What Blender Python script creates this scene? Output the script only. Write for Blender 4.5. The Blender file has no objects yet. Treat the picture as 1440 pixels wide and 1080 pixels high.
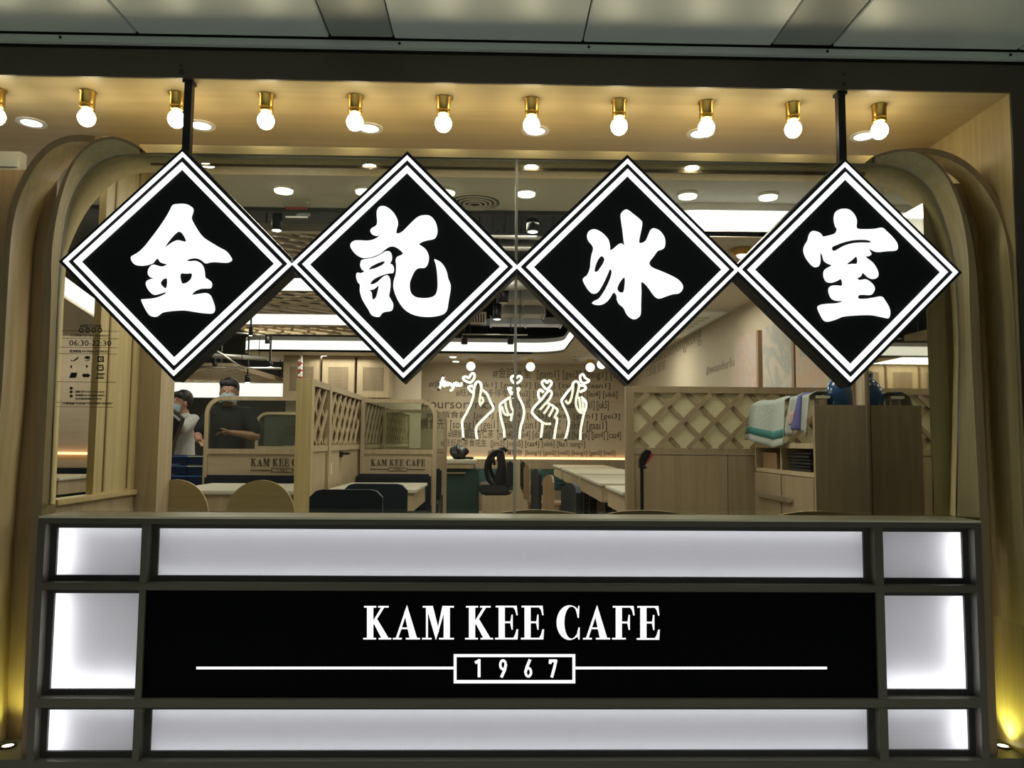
import bpy, bmesh, math, random
from mathutils import Vector, Matrix
random.seed(7)
PI = math.pi
S = bpy.context.scene
C = S.collection
# ------------------------------------------------------------------ camera
CAM = Vector((0.0, -3.2, 1.11)); F = 1082.0
R = (Matrix.Rotation(math.radians(-1.24), 3, 'Z') @ Matrix.Rotation(PI/2 + math.radians(4.3), 3, 'X')
     @ Matrix.Rotation(math.radians(0.42), 3, 'Z'))
cd = bpy.data.cameras.new('camera'); co = bpy.data.objects.new('camera', cd); C.objects.link(co)
cd.sensor_width = 36; cd.lens = F/1440*36; cd.clip_start = .05; cd.clip_end = 100
co.matrix_world = Matrix.Translation(CAM) @ R.to_4x4()
S.camera = co
# ------------------------------------------------------------------ world, exposure, large lights
W = bpy.data.worlds.new('world'); S.world = W; W.use_nodes = True
bg = W.node_tree.nodes['Background']; bg.inputs[0].default_value = (.85, .95, 1, 1); bg.inputs[1].default_value = .03
S.view_settings.view_transform = 'Standard'; S.view_settings.look = 'None'
S.view_settings.gamma = 1; S.view_settings.use_curve_mapping = False
S.view_settings.exposure = 0.0
S.cycles.max_bounces = 8; S.cycles.transparent_max_bounces = 16; S.cycles.sample_clamp_indirect = 4
S.cycles.caustics_reflective = False; S.cycles.caustics_refractive = False
try:
    S.cycles.use_denoising = True; S.cycles.denoiser = 'OPENIMAGEDENOISE'
except Exception: pass

def lamp(kind, loc, energy, col=(1, 1, 1), size=.3, rot=(0, 0, 0), spot=None, sizey=None):
    l = bpy.data.lights.new('lamp_light', kind); o = bpy.data.objects.new('lamp_light', l); C.objects.link(o)
    l.energy = energy; l.color = col; o.location = loc; o.rotation_euler = rot
    if kind == 'AREA':
        l.size = size
        if sizey: l.shape = 'RECTANGLE'; l.size_y = sizey
    else: l.shadow_soft_size = size
    if spot: l.spot_size = math.radians(spot); l.spot_blend = .7
    return o
WARM = (1, .8, .52); NEUT = (1, .93, .82); COOL = (.93, .96, 1)
# mall corridor lighting (behind and above the photographer), added area lamps without fixtures that brighten the cafe
for x in (-3.2, -1.1, 1.1, 3.2):
    for y, e in ((-1.5, 120), (-3.4, 140), (-5.6, 140)): lamp('SPOT', (x, y, 2.79), e, (.93, 1, .95), .08, (0, 0, 0), 78)
for (x, y, z, e) in [(-2.9, 3.2, 2.9, 26), (-.1, 3.4, 2.9, 24), (-.2, 8.3, 2.38, 26), (1.65, 3.6, 2.38, 8), (1.55, 6.4, 2.38, 13),
                     (-2.4, 6.0, 2.9, 26), (-5.0, 4.4, 2.7, 22), (-4.5, 9.6, 2.9, 30), (-2.4, 8.3, 2.38, 10)]:
    lamp('AREA', (x, y, z), e*1.45, NEUT, .9)
for x in (-1.2, 0, 1.2): lamp('AREA', (x, 1.3, 2.55), 11, NEUT, .5)

# ------------------------------------------------------------------ helpers
def ray(px, py): return R @ Vector(((px-720)/F, -(py-540)/F, -1))
def PY(px, py, Y):                    # point of the photograph's ray at world depth Y
    r = ray(px, py); return CAM + r*((Y-CAM.y)/r.y)
def PZ(px, py, Z):
    r = ray(px, py); return CAM + r*((Z-CAM.z)/r.z)
def PX(px, py, X):
    r = ray(px, py); return CAM + r*((X-CAM.x)/r.x)
def at(px, py, d): return PY(px, py, d-3.2)

def nodes(name):
    m = bpy.data.materials.new(name); m.use_nodes = True
    return m, m.node_tree, m.node_tree.nodes['Principled BSDF']
def c4(c): return (c[0], c[1], c[2], 1)
def plain(name, col, rough=.5, metal=0, noise=.06, scale=12, spec=.5, bump=0):
    m, t, b = nodes(name)
    tc = t.nodes.new('ShaderNodeTexCoord'); n = t.nodes.new('ShaderNodeTexNoise'); n.inputs['Scale'].default_value = scale
    n.inputs['Detail'].default_value = 4
    mx = t.nodes.new('ShaderNodeMix'); mx.data_type = 'RGBA'
    mx.inputs[6].default_value = c4([x*(1-noise) for x in col]); mx.inputs[7].default_value = c4([min(1, x*(1+noise)) for x in col])
    t.links.new(tc.outputs['Object'], n.inputs['Vector']); t.links.new(n.outputs['Fac'], mx.inputs[0]); t.links.new(mx.outputs[2], b.inputs['Base Color'])
    b.inputs['Roughness'].default_value = rough; b.inputs['Metallic'].default_value = metal; b.inputs['Specular IOR Level'].default_value = spec
    if bump:
        bp = t.nodes.new('ShaderNodeBump'); bp.inputs['Strength'].default_value = bump; bp.inputs['Distance'].default_value = .01
        t.links.new(n.outputs['Fac'], bp.inputs['Height']); t.links.new(bp.outputs['Normal'], b.inputs['Normal'])
    return m
def wood(name, a, d, axis='Z', scale=14, rough=.45):
    m, t, b = nodes(name)
    tc = t.nodes.new('ShaderNodeTexCoord'); mp = t.nodes.new('ShaderNodeMapping')
    s = [scale, scale, scale]; s['XYZ'.index(axis)] = scale*.05; mp.inputs['Scale'].default_value = s
    n = t.nodes.new('ShaderNodeTexNoise'); n.inputs['Scale'].default_value = 2.2; n.inputs['Detail'].default_value = 6; n.inputs['Distortion'].default_value = .6
    r = t.nodes.new('ShaderNodeValToRGB'); r.color_ramp.elements[0].position = .35; r.color_ramp.elements[1].position = .68
    r.color_ramp.elements[0].color = c4(d); r.color_ramp.elements[1].color = c4(a)
    t.links.new(tc.outputs['Object'], mp.inputs['Vector']); t.links.new(mp.outputs['Vector'], n.inputs['Vector'])
    t.links.new(n.outputs['Fac'], r.inputs['Fac']); t.links.new(r.outputs['Color'], b.inputs['Base Color'])
    b.inputs['Roughness'].default_value = rough
    return m
def emit(name, col, strength):
    m, t, b = nodes(name)
    b.inputs['Base Color'].default_value = (0, 0, 0, 1) if strength > .5 else c4(col)
    b.inputs['Emission Color'].default_value = c4(col); b.inputs['Emission Strength'].default_value = strength
    return m

M = {}
M['beam'] = plain('bronze_bulkhead', (.085, .072, .052), .38, .3, .12, 3)
M['bronze'] = plain('bronze_frame', (.12, .11, .083), .42, .3, .06, 5)
M['reveal'] = plain('dark_reveal', (.03, .026, .022), .5)
M['soffit'] = wood('soffit_wood', (.56, .45, .25), (.48, .38, .20), 'X', 7, .4)
M['oak'] = wood('pale_oak', (.60, .49, .26), (.49, .39, .195), 'Z', 16, .4)
M['oak_x'] = wood('pale_oak_level', (.58, .47, .25), (.49, .39, .2), 'X', 16, .4)
M['sill'] = wood('sill_oak_lit', (.82, .76, .56), (.74, .67, .48), 'X', 16, .35)  # paler than the other oak, the light from inside put into its colour
M['arch_oak_lit'] = wood('arch_oak_lit', (.74, .62, .35), (.62, .51, .27), 'Z', 16, .4)  # oak lightened for the arches, the light on them put into the colour
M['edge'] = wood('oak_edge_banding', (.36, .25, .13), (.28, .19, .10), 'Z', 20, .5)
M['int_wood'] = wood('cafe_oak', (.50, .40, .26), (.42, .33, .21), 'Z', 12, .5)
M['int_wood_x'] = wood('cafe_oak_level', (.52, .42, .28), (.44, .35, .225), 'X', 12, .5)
M['int_wood_d'] = wood('cafe_oak_dark', (.36, .28, .175), (.29, .225, .14), 'Z', 12, .5)  # darker tone of the cafe oak
M['chair_wood'] = wood('chair_ply', (.42, .33, .17), (.35, .27, .135), 'X', 12, .45)
M['walnut'] = wood('brown_ply', (.36, .24, .14), (.26, .17, .10), 'Z', 14, .45)
M['top'] = plain('pale_laminate', (.66, .64, .53), .3, 0, .03)
M['wall_int'] = wood('mural_wall', (.56, .46, .33), (.52, .42, .30), 'X', 9, .55)
M['wall_side'] = plain('plaster_cream', (.62, .54, .42), .7)
M['grey_ceiling'] = plain('grey_ceiling_paint', (.62, .61, .52), .7)
M['soffit_white'] = plain('soffit_paint', (.56, .50, .40), .7)
M['white'] = plain('white_paint', (.8, .8, .8), .5)
M['black'] = plain('black_gloss', (.0012, .0014, .002), .3, 0, 0, spec=.04)
M['black_sign'] = plain('black_acrylic', (.012, .0145, .017), .4, 0, .05, spec=.15)
M['black_metal'] = plain('black_metal', (.012, .012, .013), .4, .3)
M['dark_void'] = plain('dark_services', (.015, .018, .022), .7)
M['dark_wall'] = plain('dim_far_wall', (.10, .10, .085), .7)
M['navy'] = plain('navy_vinyl', (.010, .017, .026), .42)
M['teal'] = plain('teal_vinyl', (.035, .085, .08), .5)
M['charcoal'] = plain('charcoal_vinyl', (.02, .022, .025), .5)
M['steel'] = plain('brushed_steel', (.8, .78, .74), .3, 1, .1)
M['duct'] = plain('galvanised_duct', (.42, .41, .38), .4, .6, .2, 6)
M['brass'] = plain('brushed_brass', (.62, .40, .10), .3, 1, .1, 30)
M['mall_panel'] = plain('grey_ceiling_panel', (.62, .67, .63), .42, .15, .03, 4)
M['mall_panel_dark'] = plain('grey_ceiling_strip', (.34, .365, .335), .42, .15, .03, 4)
M['floor'] = plain('cafe_tile', (.38, .35, .30), .35, 0, .2, 4)
M['mall_wall'] = plain('mall_wall_far', (.12, .12, .11), .5, 0, .3, 1.5)
M['blue'] = plain('blue_plastic', (.006, .014, .05), .3, 0, .3, 25)
M['red'] = plain('dull_red', (.30, .045, .025), .45)
M['sign_red'] = plain('sign_red', (.45, .04, .03), .5)
M['skin'] = plain('skin', (.42, .23, .155), .5, 0, .08, 20)
M['hair'] = plain('black_hair', (.008, .007, .007), .5, 0, .2, 60, bump=.4)
M['tshirt'] = plain('dark_tee', (.005, .009, .012), .85, 0, .1, 40)
M['white_tee'] = plain('white_cotton', (.55, .55, .53), .85, 0, .05, 30)
M['trouser'] = plain('dark_trousers', (.012, .013, .018), .8)
M['mask'] = plain('blue_mask', (.35, .48, .56), .7)
M['towel'] = plain('grey_towel', (.36, .40, .375), .95, 0, .12, 60, bump=.5)
M['towel_green'] = plain('green_band', (.03, .14, .14), .95)
M['towel_purple'] = plain('purple_band', (.09, .09, .26), .95)
M['towel_pink'] = plain('pink_mark', (.50, .30, .28), .95)
M['text_faint'] = plain('faint_lettering', (.36, .30, .23), .6)
M['text'] = plain('mural_lettering', (.10, .075, .05), .6)
M['text_dark'] = plain('dark_print', (.05, .04, .03), .5)
M['decal'] = plain('black_vinyl_print', (.008, .008, .008), .5)
M['wicker'] = wood('basket_wood', (.32, .2, .10), (.2, .12, .06), 'X', 40, .6)
M['bulb'] = emit('bulb_glow', (1, .88, .58), 24)
M['downlight'] = emit('downlight_glow', (1, .95, .86), 9)
M['green_light'] = emit('ceiling_lamp_glow', (1, .97, .8), 2.2)
M['sign_white'] = emit('sign_white_glow', (1, 1, 1), 1.15)
M['letter_white'] = emit('letter_glow', (1, 1, 1), 1.05)
M['cove'] = emit('cove_glow', (1, .98, .97), 1.3)  # even glow, on the fascias it replaces the LED light falling on them
M['cove_soft'] = emit('cove_glow_far', (1, .98, .96), 1.2)
M['orange'] = emit('orange_strip', (1, .55, .25), 3.0)
M['globe'] = emit('globe_glow', (1, .98, .96), 1.6)
M['neon'] = emit('neon_glow', (1, .96, .80), 2.3)
M['led'] = emit('led_strip', (.95, .95, 1), 8)
M['led_board'] = emit('led_board', (.95, .93, 1), .95)
M['screen'] = emit('blue_screen', (.32, .5, 1), .8)
M['uplight'] = emit('uplight_glow', (1, .95, .6), 8)

def glassmat(name, tint, extra=0.0):
    m = bpy.data.materials.new(name); m.use_nodes = True; t = m.node_tree; t.nodes.clear()
    o = t.nodes.new('ShaderNodeOutputMaterial'); mx = t.nodes.new('ShaderNodeMixShader'); tr = t.nodes.new('ShaderNodeBsdfTransparent')
    g = t.nodes.new('ShaderNodeBsdfGlossy'); g.inputs['Roughness'].default_value = .0; fr = t.nodes.new('ShaderNodeFresnel'); fr.inputs['IOR'].default_value = 1.45
    tr.inputs['Color'].default_value = c4(tint)
    ad = t.nodes.new('ShaderNodeMath'); ad.operation = 'ADD'; ad.inputs[1].default_value = extra
    t.links.new(fr.outputs[0], ad.inputs[0]); t.links.new(ad.outputs[0], mx.inputs[0]); t.links.new(tr.outputs[0], mx.inputs[1]); t.links.new(g.outputs[0], mx.inputs[2]); t.links.new(mx.outputs[0], o.inputs[0])
    return m
M['glass'] = glassmat('window_glass', (.95, .97, .92))
M['clear'] = glassmat('booth_glass', (.84, .87, .83), .0)
M['bottle'] = glassmat('blue_bottle', (.10, .2, .42), .05)
m, t, b = nodes('dim_mirror'); b.inputs['Metallic'].default_value = 1; b.inputs['Roughness'].default_value = .02
b.inputs['Base Color'].default_value = (.60, .57, .47, 1); M['mirror'] = m
# frosted acrylic of the neon hands
m = bpy.data.materials.new('grey_acrylic'); m.use_nodes = True; t = m.node_tree; t.nodes.clear()
o_ = t.nodes.new('ShaderNodeOutputMaterial'); mx = t.nodes.new('ShaderNodeMixShader'); tr = t.nodes.new('ShaderNodeBsdfTransparent'); df = t.nodes.new('ShaderNodeBsdfDiffuse')
df.inputs[0].default_value = (.30, .28, .27, 1); mx.inputs[0].default_value = .30
t.links.new(tr.outputs[0], mx.inputs[1]); t.links.new(df.outputs[0], mx.inputs[2]); t.links.new(mx.outputs[0], o_.inputs[0]); M['acrylic'] = m
# backlit woven panel: translucent sheet with a fine woven grid
m = bpy.data.materials.new('woven_diffuser'); m.use_nodes = True; t = m.node_tree; t.nodes.clear()
o_ = t.nodes.new('ShaderNodeOutputMaterial'); tl = t.nodes.new('ShaderNodeBsdfTranslucent'); df = t.nodes.new('ShaderNodeBsdfDiffuse'); ad = t.nodes.new('ShaderNodeMixShader'); ad.inputs[0].default_value = .25
tc = t.nodes.new('ShaderNodeTexCoord'); col = None
for ax, sc in (('X', 48.0), ('Z', 48.0)):
    w = t.nodes.new('ShaderNodeTexWave'); w.bands_direction = ax; w.inputs['Scale'].default_value = sc; w.inputs['Distortion'].default_value = .15
    t.links.new(tc.outputs['Object'], w.inputs['Vector'])
    if col is None: col = w
    else:
        mu = t.nodes.new('ShaderNodeMath'); mu.operation = 'ADD'; t.links.new(col.outputs['Fac'], mu.inputs[0]); t.links.new(w.outputs['Fac'], mu.inputs[1])
mr = t.nodes.new('ShaderNodeMapRange'); mr.inputs['From Max'].default_value = 2; mr.inputs['To Min'].default_value = .66; mr.inputs['To Max'].default_value = .90
t.links.new(mu.outputs[0], mr.inputs['Value']); cb = t.nodes.new('ShaderNodeCombineColor')
for i in range(3): t.links.new(mr.outputs[0], cb.inputs[i])
t.links.new(cb.outputs[0], tl.inputs[0]); df.inputs[0].default_value = (.5, .5, .5, 1)
t.links.new(tl.outputs[0], ad.inputs[1]); t.links.new(df.outputs[0], ad.inputs[2]); t.links.new(ad.outputs[0], o_.inputs[0]); M['diffuser'] = m
# pale panel with fine square grid (cane mesh behind the lattice)
m, t, b = nodes('mesh_infill'); tc = t.nodes.new('ShaderNodeTexCoord'); br = t.nodes.new('ShaderNodeTexBrick')
br.offset = 0; br.inputs['Scale'].default_value = 1; br.inputs['Brick Width'].default_value = .0105; br.inputs['Row Height'].default_value = .0105; br.inputs['Mortar Size'].default_value = .0014
br.inputs['Color1'].default_value = (.85, .82, .66, 1); br.inputs['Color2'].default_value = (.83, .80, .64, 1); br.inputs['Mortar'].default_value = (.60, .57, .42, 1)
mp = t.nodes.new('ShaderNodeMapping'); mp.inputs['Rotation'].default_value = (PI/2, 0, 0)
t.links.new(tc.outputs['Object'], mp.inputs['Vector']); t.links.new(mp.outputs['Vector'], br.inputs['Vector']); t.links.new(br.outputs['Color'], b.inputs['Base Color']); b.inputs['Roughness'].default_value = .7; M['mesh'] = m
tl = t.nodes.new('ShaderNodeBsdfTranslucent'); mx = t.nodes.new('ShaderNodeMixShader'); mx.inputs[0].default_value = .5; out_ = t.nodes['Material Output']
t.links.new(br.outputs['Color'], tl.inputs[0]); t.links.new(b.outputs[0], mx.inputs[1]); t.links.new(tl.outputs[0], mx.inputs[2]); t.links.new(mx.outputs[0], out_.inputs[0])
# art boards: soft pastel wash
def wash(name, cols, scale):
    m, t, b = nodes(name); tc = t.nodes.new('ShaderNodeTexCoord'); n = t.nodes.new('ShaderNodeTexNoise'); n.inputs['Scale'].default_value = scale; n.inputs['Detail'].default_value = 3; n.inputs['Distortion'].default_value = 2.5
    r = t.nodes.new('ShaderNodeValToRGB'); r.color_ramp.elements[0].position = .3; r.color_ramp.elements[1].position = .72
    r.color_ramp.elements[0].color = c4(cols[0]); r.color_ramp.elements[1].color = c4(cols[-1])
    for i, c in enumerate(cols[1:-1]):
        e = r.color_ramp.elements.new(.3+.42*(i+1)/(len(cols)-1)); e.color = c4(c)
    t.links.new(tc.outputs['Object'], n.inputs['Vector']); t.links.new(n.outputs['Fac'], r.inputs['Fac']); t.links.new(r.outputs['Color'], b.inputs['Base Color']); b.inputs['Roughness'].default_value = .7
    return m
M['art1'] = wash('pastel_wash_rose', [(.60, .53, .50), (.58, .50, .46), (.62, .45, .38), (.62, .56, .50)], 2.6)
M['art2'] = wash('pastel_wash_grey', [(.58, .53, .50), (.42, .43, .42), (.60, .53, .46), (.62, .56, .50)], 3.2)
M['art3'] = wash('pastel_wash_peach', [(.60, .52, .44), (.62, .42, .30), (.58, .50, .42), (.36, .36, .36)], 2.8)

WL = {}
class MB:
    def __init__(s): s.v = []; s.f = []; s.smooth = []
    def add(s, vs, fs, smooth=False):
        n = len(s.v); s.v += [Vector(v) for v in vs]
        for f in fs: s.f.append([i+n for i in f]); s.smooth.append(smooth)
        return s
    def box(s, x0, x1, y0, y1, z0, z1, bev=0):
        x0, x1 = min(x0, x1), max(x0, x1); y0, y1 = min(y0, y1), max(y0, y1); z0, z1 = min(z0, z1), max(z0, z1)
        if bev:
            b = min(bev, (x1-x0)*.45, (y1-y0)*.45, (z1-z0)*.45)
            bm = bmesh.new(); r = bmesh.ops.create_cube(bm, size=1)
            for v in bm.verts: v.co = Vector(((x0+x1)/2+v.co.x*(x1-x0), (y0+y1)/2+v.co.y*(y1-y0), (z0+z1)/2+v.co.z*(z1-z0)))
            bmesh.ops.bevel(bm, geom=bm.edges[:], offset=b, segments=2, affect='EDGES'); bm.verts.index_update()
            s.add([v.co.copy() for v in bm.verts], [[v.index for v in f.verts] for f in bm.faces], False); bm.free(); return s
        vs = [(x, y, z) for x in (x0, x1) for y in (y0, y1) for z in (z0, z1)]
        return s.add(vs, [(0, 1, 3, 2), (4, 6, 7, 5), (0, 4, 5, 1), (2, 3, 7, 6), (0, 2, 6, 4), (1, 5, 7, 3)])
    def bar(s, a, b, w, h, up=(0, 0, 1)):       # rectangular bar from a to b
        a, b = Vector(a), Vector(b); d = (b-a).normalized(); u = Vector(up)
        if abs(d.dot(u)) > .98: u = Vector((1, 0, 0))
        x = d.cross(u).normalized(); z = x.cross(d)
        vs = [p + x*(w/2*i) + z*(h/2*j) for p in (a, b) for i, j in ((-1, -1), (1, -1), (1, 1), (-1, 1))]
        return s.add(vs, [(3, 2, 1, 0), (4, 5, 6, 7), (0, 1, 5, 4), (1, 2, 6, 5), (2, 3, 7, 6), (3, 0, 4, 7)])
    def prism(s, pts, depth):                   # planar polygon pts (3D) extruded by vector depth
        n = len(pts); dv = Vector(depth); p = [Vector(q) for q in pts]
        s.add(p + [q+dv for q in p], [list(range(n)), list(range(2*n-1, n-1, -1))] + [(i, i+n, (i+1) % n+n, (i+1) % n) for i in range(n)])
        return s
    def ring(s, outer, inner, depth):           # two loops of equal length, extruded
        n = len(outer); dv = Vector(depth); o = [Vector(q) for q in outer]; i_ = [Vector(q) for q in inner]
        vs = o + i_ + [q+dv for q in o] + [q+dv for q in i_]; fs = []
        for k in range(n):
            j = (k+1) % n
            fs += [(k, j, n+j, n+k), (2*n+j, 2*n+k, 3*n+k, 3*n+j), (j, k, 2*n+k, 2*n+j), (n+k, n+j, 3*n+j, 3*n+k)]
        return s.add(vs, fs)
    def tube(s, pts, r, n=8, close=False, cap=True):
        pts = [Vector(p) for p in pts]; m = len(pts); vs = []; fs = []; prev = None
        rr = r if isinstance(r, (list, tuple)) else [r]*m
        for i, p in enumerate(pts):
            a = pts[(i-1) % m] if (close or i > 0) else p; b = pts[(i+1) % m] if (close or i < m-1) else p
            d = (b-a).normalized() if (b-a).length > 1e-9 else Vector((0, 0, 1))
            u = prev if prev is not None else (Vector((0, 0, 1)) if abs(d.z) < .9 else Vector((1, 0, 0)))
            x = (u - d*u.dot(d)).normalized(); prev = x; y = d.cross(x)
            vs += [p + (x*math.cos(2*PI*k/n) + y*math.sin(2*PI*k/n))*rr[i] for k in range(n)]
        for i in range(m if close else m-1):
            for k in range(n):
                fs.append((i*n+k, i*n+(k+1) % n, ((i+1) % m)*n+(k+1) % n, ((i+1) % m)*n+k))
        if cap and not close: fs += [tuple(range(n-1, -1, -1)), tuple(range((m-1)*n, m*n))]
        return s.add(vs, fs, True)
    def lathe(s, c, prof, n=20, axis='Z'):      # prof: (radius, height)
        c = Vector(c); vs = []; fs = []; m = len(prof)
        for r, h in prof:
            for k in range(n):
                a = 2*PI*k/n
                q = {'Z': (r*math.cos(a), r*math.sin(a), h), 'Y': (r*math.cos(a), h, r*math.sin(a)), 'X': (h, r*math.cos(a), r*math.sin(a))}[axis]
                vs.append(c+Vector(q))
        for i in range(m-1):
            for k in range(n): fs.append((i*n+k, i*n+(k+1) % n, (i+1)*n+(k+1) % n, (i+1)*n+k))
        fs += [tuple(range(n-1, -1, -1)), tuple(range((m-1)*n, m*n))]
        return s.add(vs, fs, True)
    def ball(s, c, r, sx=1, sy=1, sz=1, n=16, m=10):
        return s.add([Vector(c)+Vector((r*sx*math.sin(PI*i/m)*math.cos(2*PI*k/n), r*sy*math.sin(PI*i/m)*math.sin(2*PI*k/n), r*sz*math.cos(PI*i/m))) for i in range(m+1) for k in range(n)],
                     [(i*n+k, (i+1)*n+k, (i+1)*n+(k+1) % n, i*n+(k+1) % n) for i in range(m) for k in range(n)], True)
    def raw(s, me, mat=Matrix.Identity(4), smooth=True):
        return s.add([mat @ v.co for v in me.vertices], [list(p.vertices) for p in me.polygons], smooth)
    def build(s, name, mat, parent=None, loc=None, label=None):
        base = WL[parent.name] if parent is not None else Vector(loc if loc is not None else (0, 0, 0))
        me = bpy.data.meshes.new(name); me.from_pydata([v-base for v in s.v], [], s.f)
        me.polygons.foreach_set('use_smooth', s.smooth); me.validate(); me.update()
        bm = bmesh.new(); bm.from_mesh(me); bmesh.ops.remove_doubles(bm, verts=bm.verts, dist=1e-6); bmesh.ops.recalc_face_normals(bm, faces=bm.faces); bm.to_mesh(me); bm.free()
        me.materials.append(M[mat] if isinstance(mat, str) else mat)
        o = bpy.data.objects.new(name, me); C.objects.link(o)
        if parent is not None: o.parent = parent
        else: o.location = base
        WL[o.name] = base
        if label: o['label'] = label
        return o
def tag(o, label, cat, group=None, kind=None):
    o['label'] = label
    if cat: o['category'] = cat
    if group: o['group'] = group
    if kind: o['kind'] = kind
    return o
def thing(name, label, cat, loc, group=None):
    o = bpy.data.objects.new(name, None); C.objects.link(o); o.location = loc; o.empty_display_size = .1
    WL[o.name] = Vector(loc); return tag(o, label, cat, group)
def struct(o, label=None):
    o['kind'] = 'structure'
    if label: o['label'] = label
    return o
def dup(root, loc, rotz=0, label=None):
    r = root.copy(); C.objects.link(r); r.location = loc; r.rotation_euler = (0, 0, rotz); WL[r.name] = Vector(loc)
    if label: r['label'] = label
    for ch in list(root.children):
        c = ch.copy(); C.objects.link(c); c.parent = r
        for g in list(ch.children):
            d = g.copy(); C.objects.link(d); d.parent = c
    return r
def catmull(p, k=4, close=True):
    n = len(p); out = []
    for i in range(n if close else n-1):
        a, b, c, d = (p[(i-1) % n], p[i], p[(i+1) % n], p[(i+2) % n]) if close else (p[max(i-1, 0)], p[i], p[i+1], p[min(i+2, n-1)])
        a, b, c, d = Vector(a), Vector(b), Vector(c), Vector(d)
        for j in range(k):
            u = j/k; out.append(.5*((2*b)+(c-a)*u+(2*a-5*b+4*c-d)*u*u+(3*b-a-3*c+d)*u**3))
    if not close: out.append(Vector(p[-1]))
    return out
def fill2d(loops, depth):
    """2D loops (x,y) filled with holes and extruded: returns a mesh lying in the XY plane"""
    c = bpy.data.curves.new('tmp', 'CURVE'); c.dimensions = '2D'; c.fill_mode = 'BOTH'; c.extrude = depth/2
    for lp in loops:
        sp = c.splines.new('POLY'); sp.points.add(len(lp)-1); sp.use_cyclic_u = True
        for q, v in zip(sp.points, lp): q.co = (v[0], v[1], 0, 1)
    o = bpy.data.objects.new('tmp', c); C.objects.link(o); dg = bpy.context.evaluated_depsgraph_get()
    me = bpy.data.meshes.new_from_object(o.evaluated_get(dg)); bpy.data.objects.remove(o); bpy.data.curves.remove(c); return me
def text_mesh(body, size, depth=.002, align='LEFT', bold=0):
    c = bpy.data.curves.new('tmp', 'FONT'); c.body = body; c.size = size; c.extrude = depth/2; c.align_x = align; c.resolution_u = 2; c.offset = bold
    o = bpy.data.objects.new('tmp', c); C.objects.link(o); dg = bpy.context.evaluated_depsgraph_get()
    me = bpy.data.meshes.new_from_object(o.evaluated_get(dg)); bpy.data.objects.remove(o); bpy.data.curves.remove(c); return me
def wall_text(body, pos, h, name, mat, parent, side='front', w=None, align='LEFT', bold=0):
    me = text_mesh(body, h/.73, .003, align, bold)
    sx = 1
    if w:
        xs = [v.co.x for v in me.vertices]; sx = w/max(1e-6, max(xs)-min(xs))
    B = MB()
    rot = Matrix.Rotation(PI/2, 4, 'X') if side == 'front' else Matrix.Rotation(-PI/2, 4, 'Z') @ Matrix.Rotation(PI/2, 4, 'X')
    B.raw(me, Matrix.Translation(pos) @ rot @ Matrix.Diagonal((sx, 1, 1, 1)), False)
    return B.build(name, mat, parent)

# ================================================================== STRUCTURE
M['mall_floor'] = plain('pale_stone_floor', (.50, .50, .47), .3, 0, .1, 2)
struct(MB().box(-9, 6, -9, .35, -.50, -.45).build('floor', 'mall_floor'), 'pale stone floor of the mall corridor')
struct(MB().box(-9, 2.6, .36, 14, -.50, 0).build('floor', 'floor'), 'raised tiled cafe floor')
struct(MB().box(-9, 6, -9.2, -9, -.45, 3.2).build('wall_back', 'mall_wall'), 'wall of the mall corridor')
# mall ceiling
mc = struct(MB().box(-5, 6, -6, -.02, 2.86, 2.9).build('ceiling', 'reveal'), 'grey metal panel ceiling of the mall')
xs = [-3.55, -3.28, -2.41, -1.526, -.717, -.446, .361, 1.175, 1.439, 2.252, 3.06, 3.33, 4.1]
for a, b in zip(xs[:-1], xs[1:]):
    narrow = b-a < .3
    for y0, y1 in ((-2.4, -.03), (-4.8, -2.41)):
        MB().box(a+.003, b-.003, y0, y1, 2.82+(.004 if narrow else 0), 2.845, .004).build('ceiling_panel', 'mall_panel_dark' if narrow else 'mall_panel', mc)
for y0 in (-4.45, -7.5):
    e = MB().box(-2.2, 2.2, y0, y0+.5, 2.79, 2.82).build('light_panel', emit('mall_light_panel', (.95, 1, .95), 1.2), mc)
tr = struct(MB().box(-5, 6, -.03, .0, 2.782, 2.812, .003).build('trim_1', 'mall_panel'), 'thin grey edge strip of the mall ceiling')
for px in (85, 562, 828, 1163, 1420):
    p = PY(px, 64 if px > 600 else 60, -.03); MB().lathe((p.x, -.032, 2.797), [(.006, 0), (.006, -.004), (.003, -.006)], 10, 'Y').build('screw', 'black_metal', tr)
struct(MB().box(-5, 6, .013, .10, 2.705, 2.86).build('trim_2', 'reveal'), 'dark shadow gap over the bulkhead')
# bulkhead and column
wf = struct(MB().box(-5, 2.50, 0, .012, 2.645, 2.768).build('wall_front', 'beam'), 'bronze bulkhead over the shopfront')
MB().box(2.235, 2.50, 0, .012, -.45, 2.645).build('column', 'beam', wf)
for (px, py, r) in [(255, 92, .007), (256, 101, .012), (1187, 104, .006), (1187, 118, .009)]:
    p = PY(px, py, -.001); MB().lathe((p.x, .004, p.z), [(r, 0), (r, -.008), (r*.5, -.009)], 10, 'Y').build('bolt_hole', 'reveal', wf)
struct(MB().box(-5, 2.30, .0121, 1.1, 2.645, 2.70).build('ceiling_soffit', 'soffit'), 'warm wood soffit over the window')
# right return wall of the recess
struct(MB().box(2.235, 2.30, .0121, 1.1, -.45, 2.645).build('wall_right', 'oak'), 'pale oak wall closing the recess')

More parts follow.
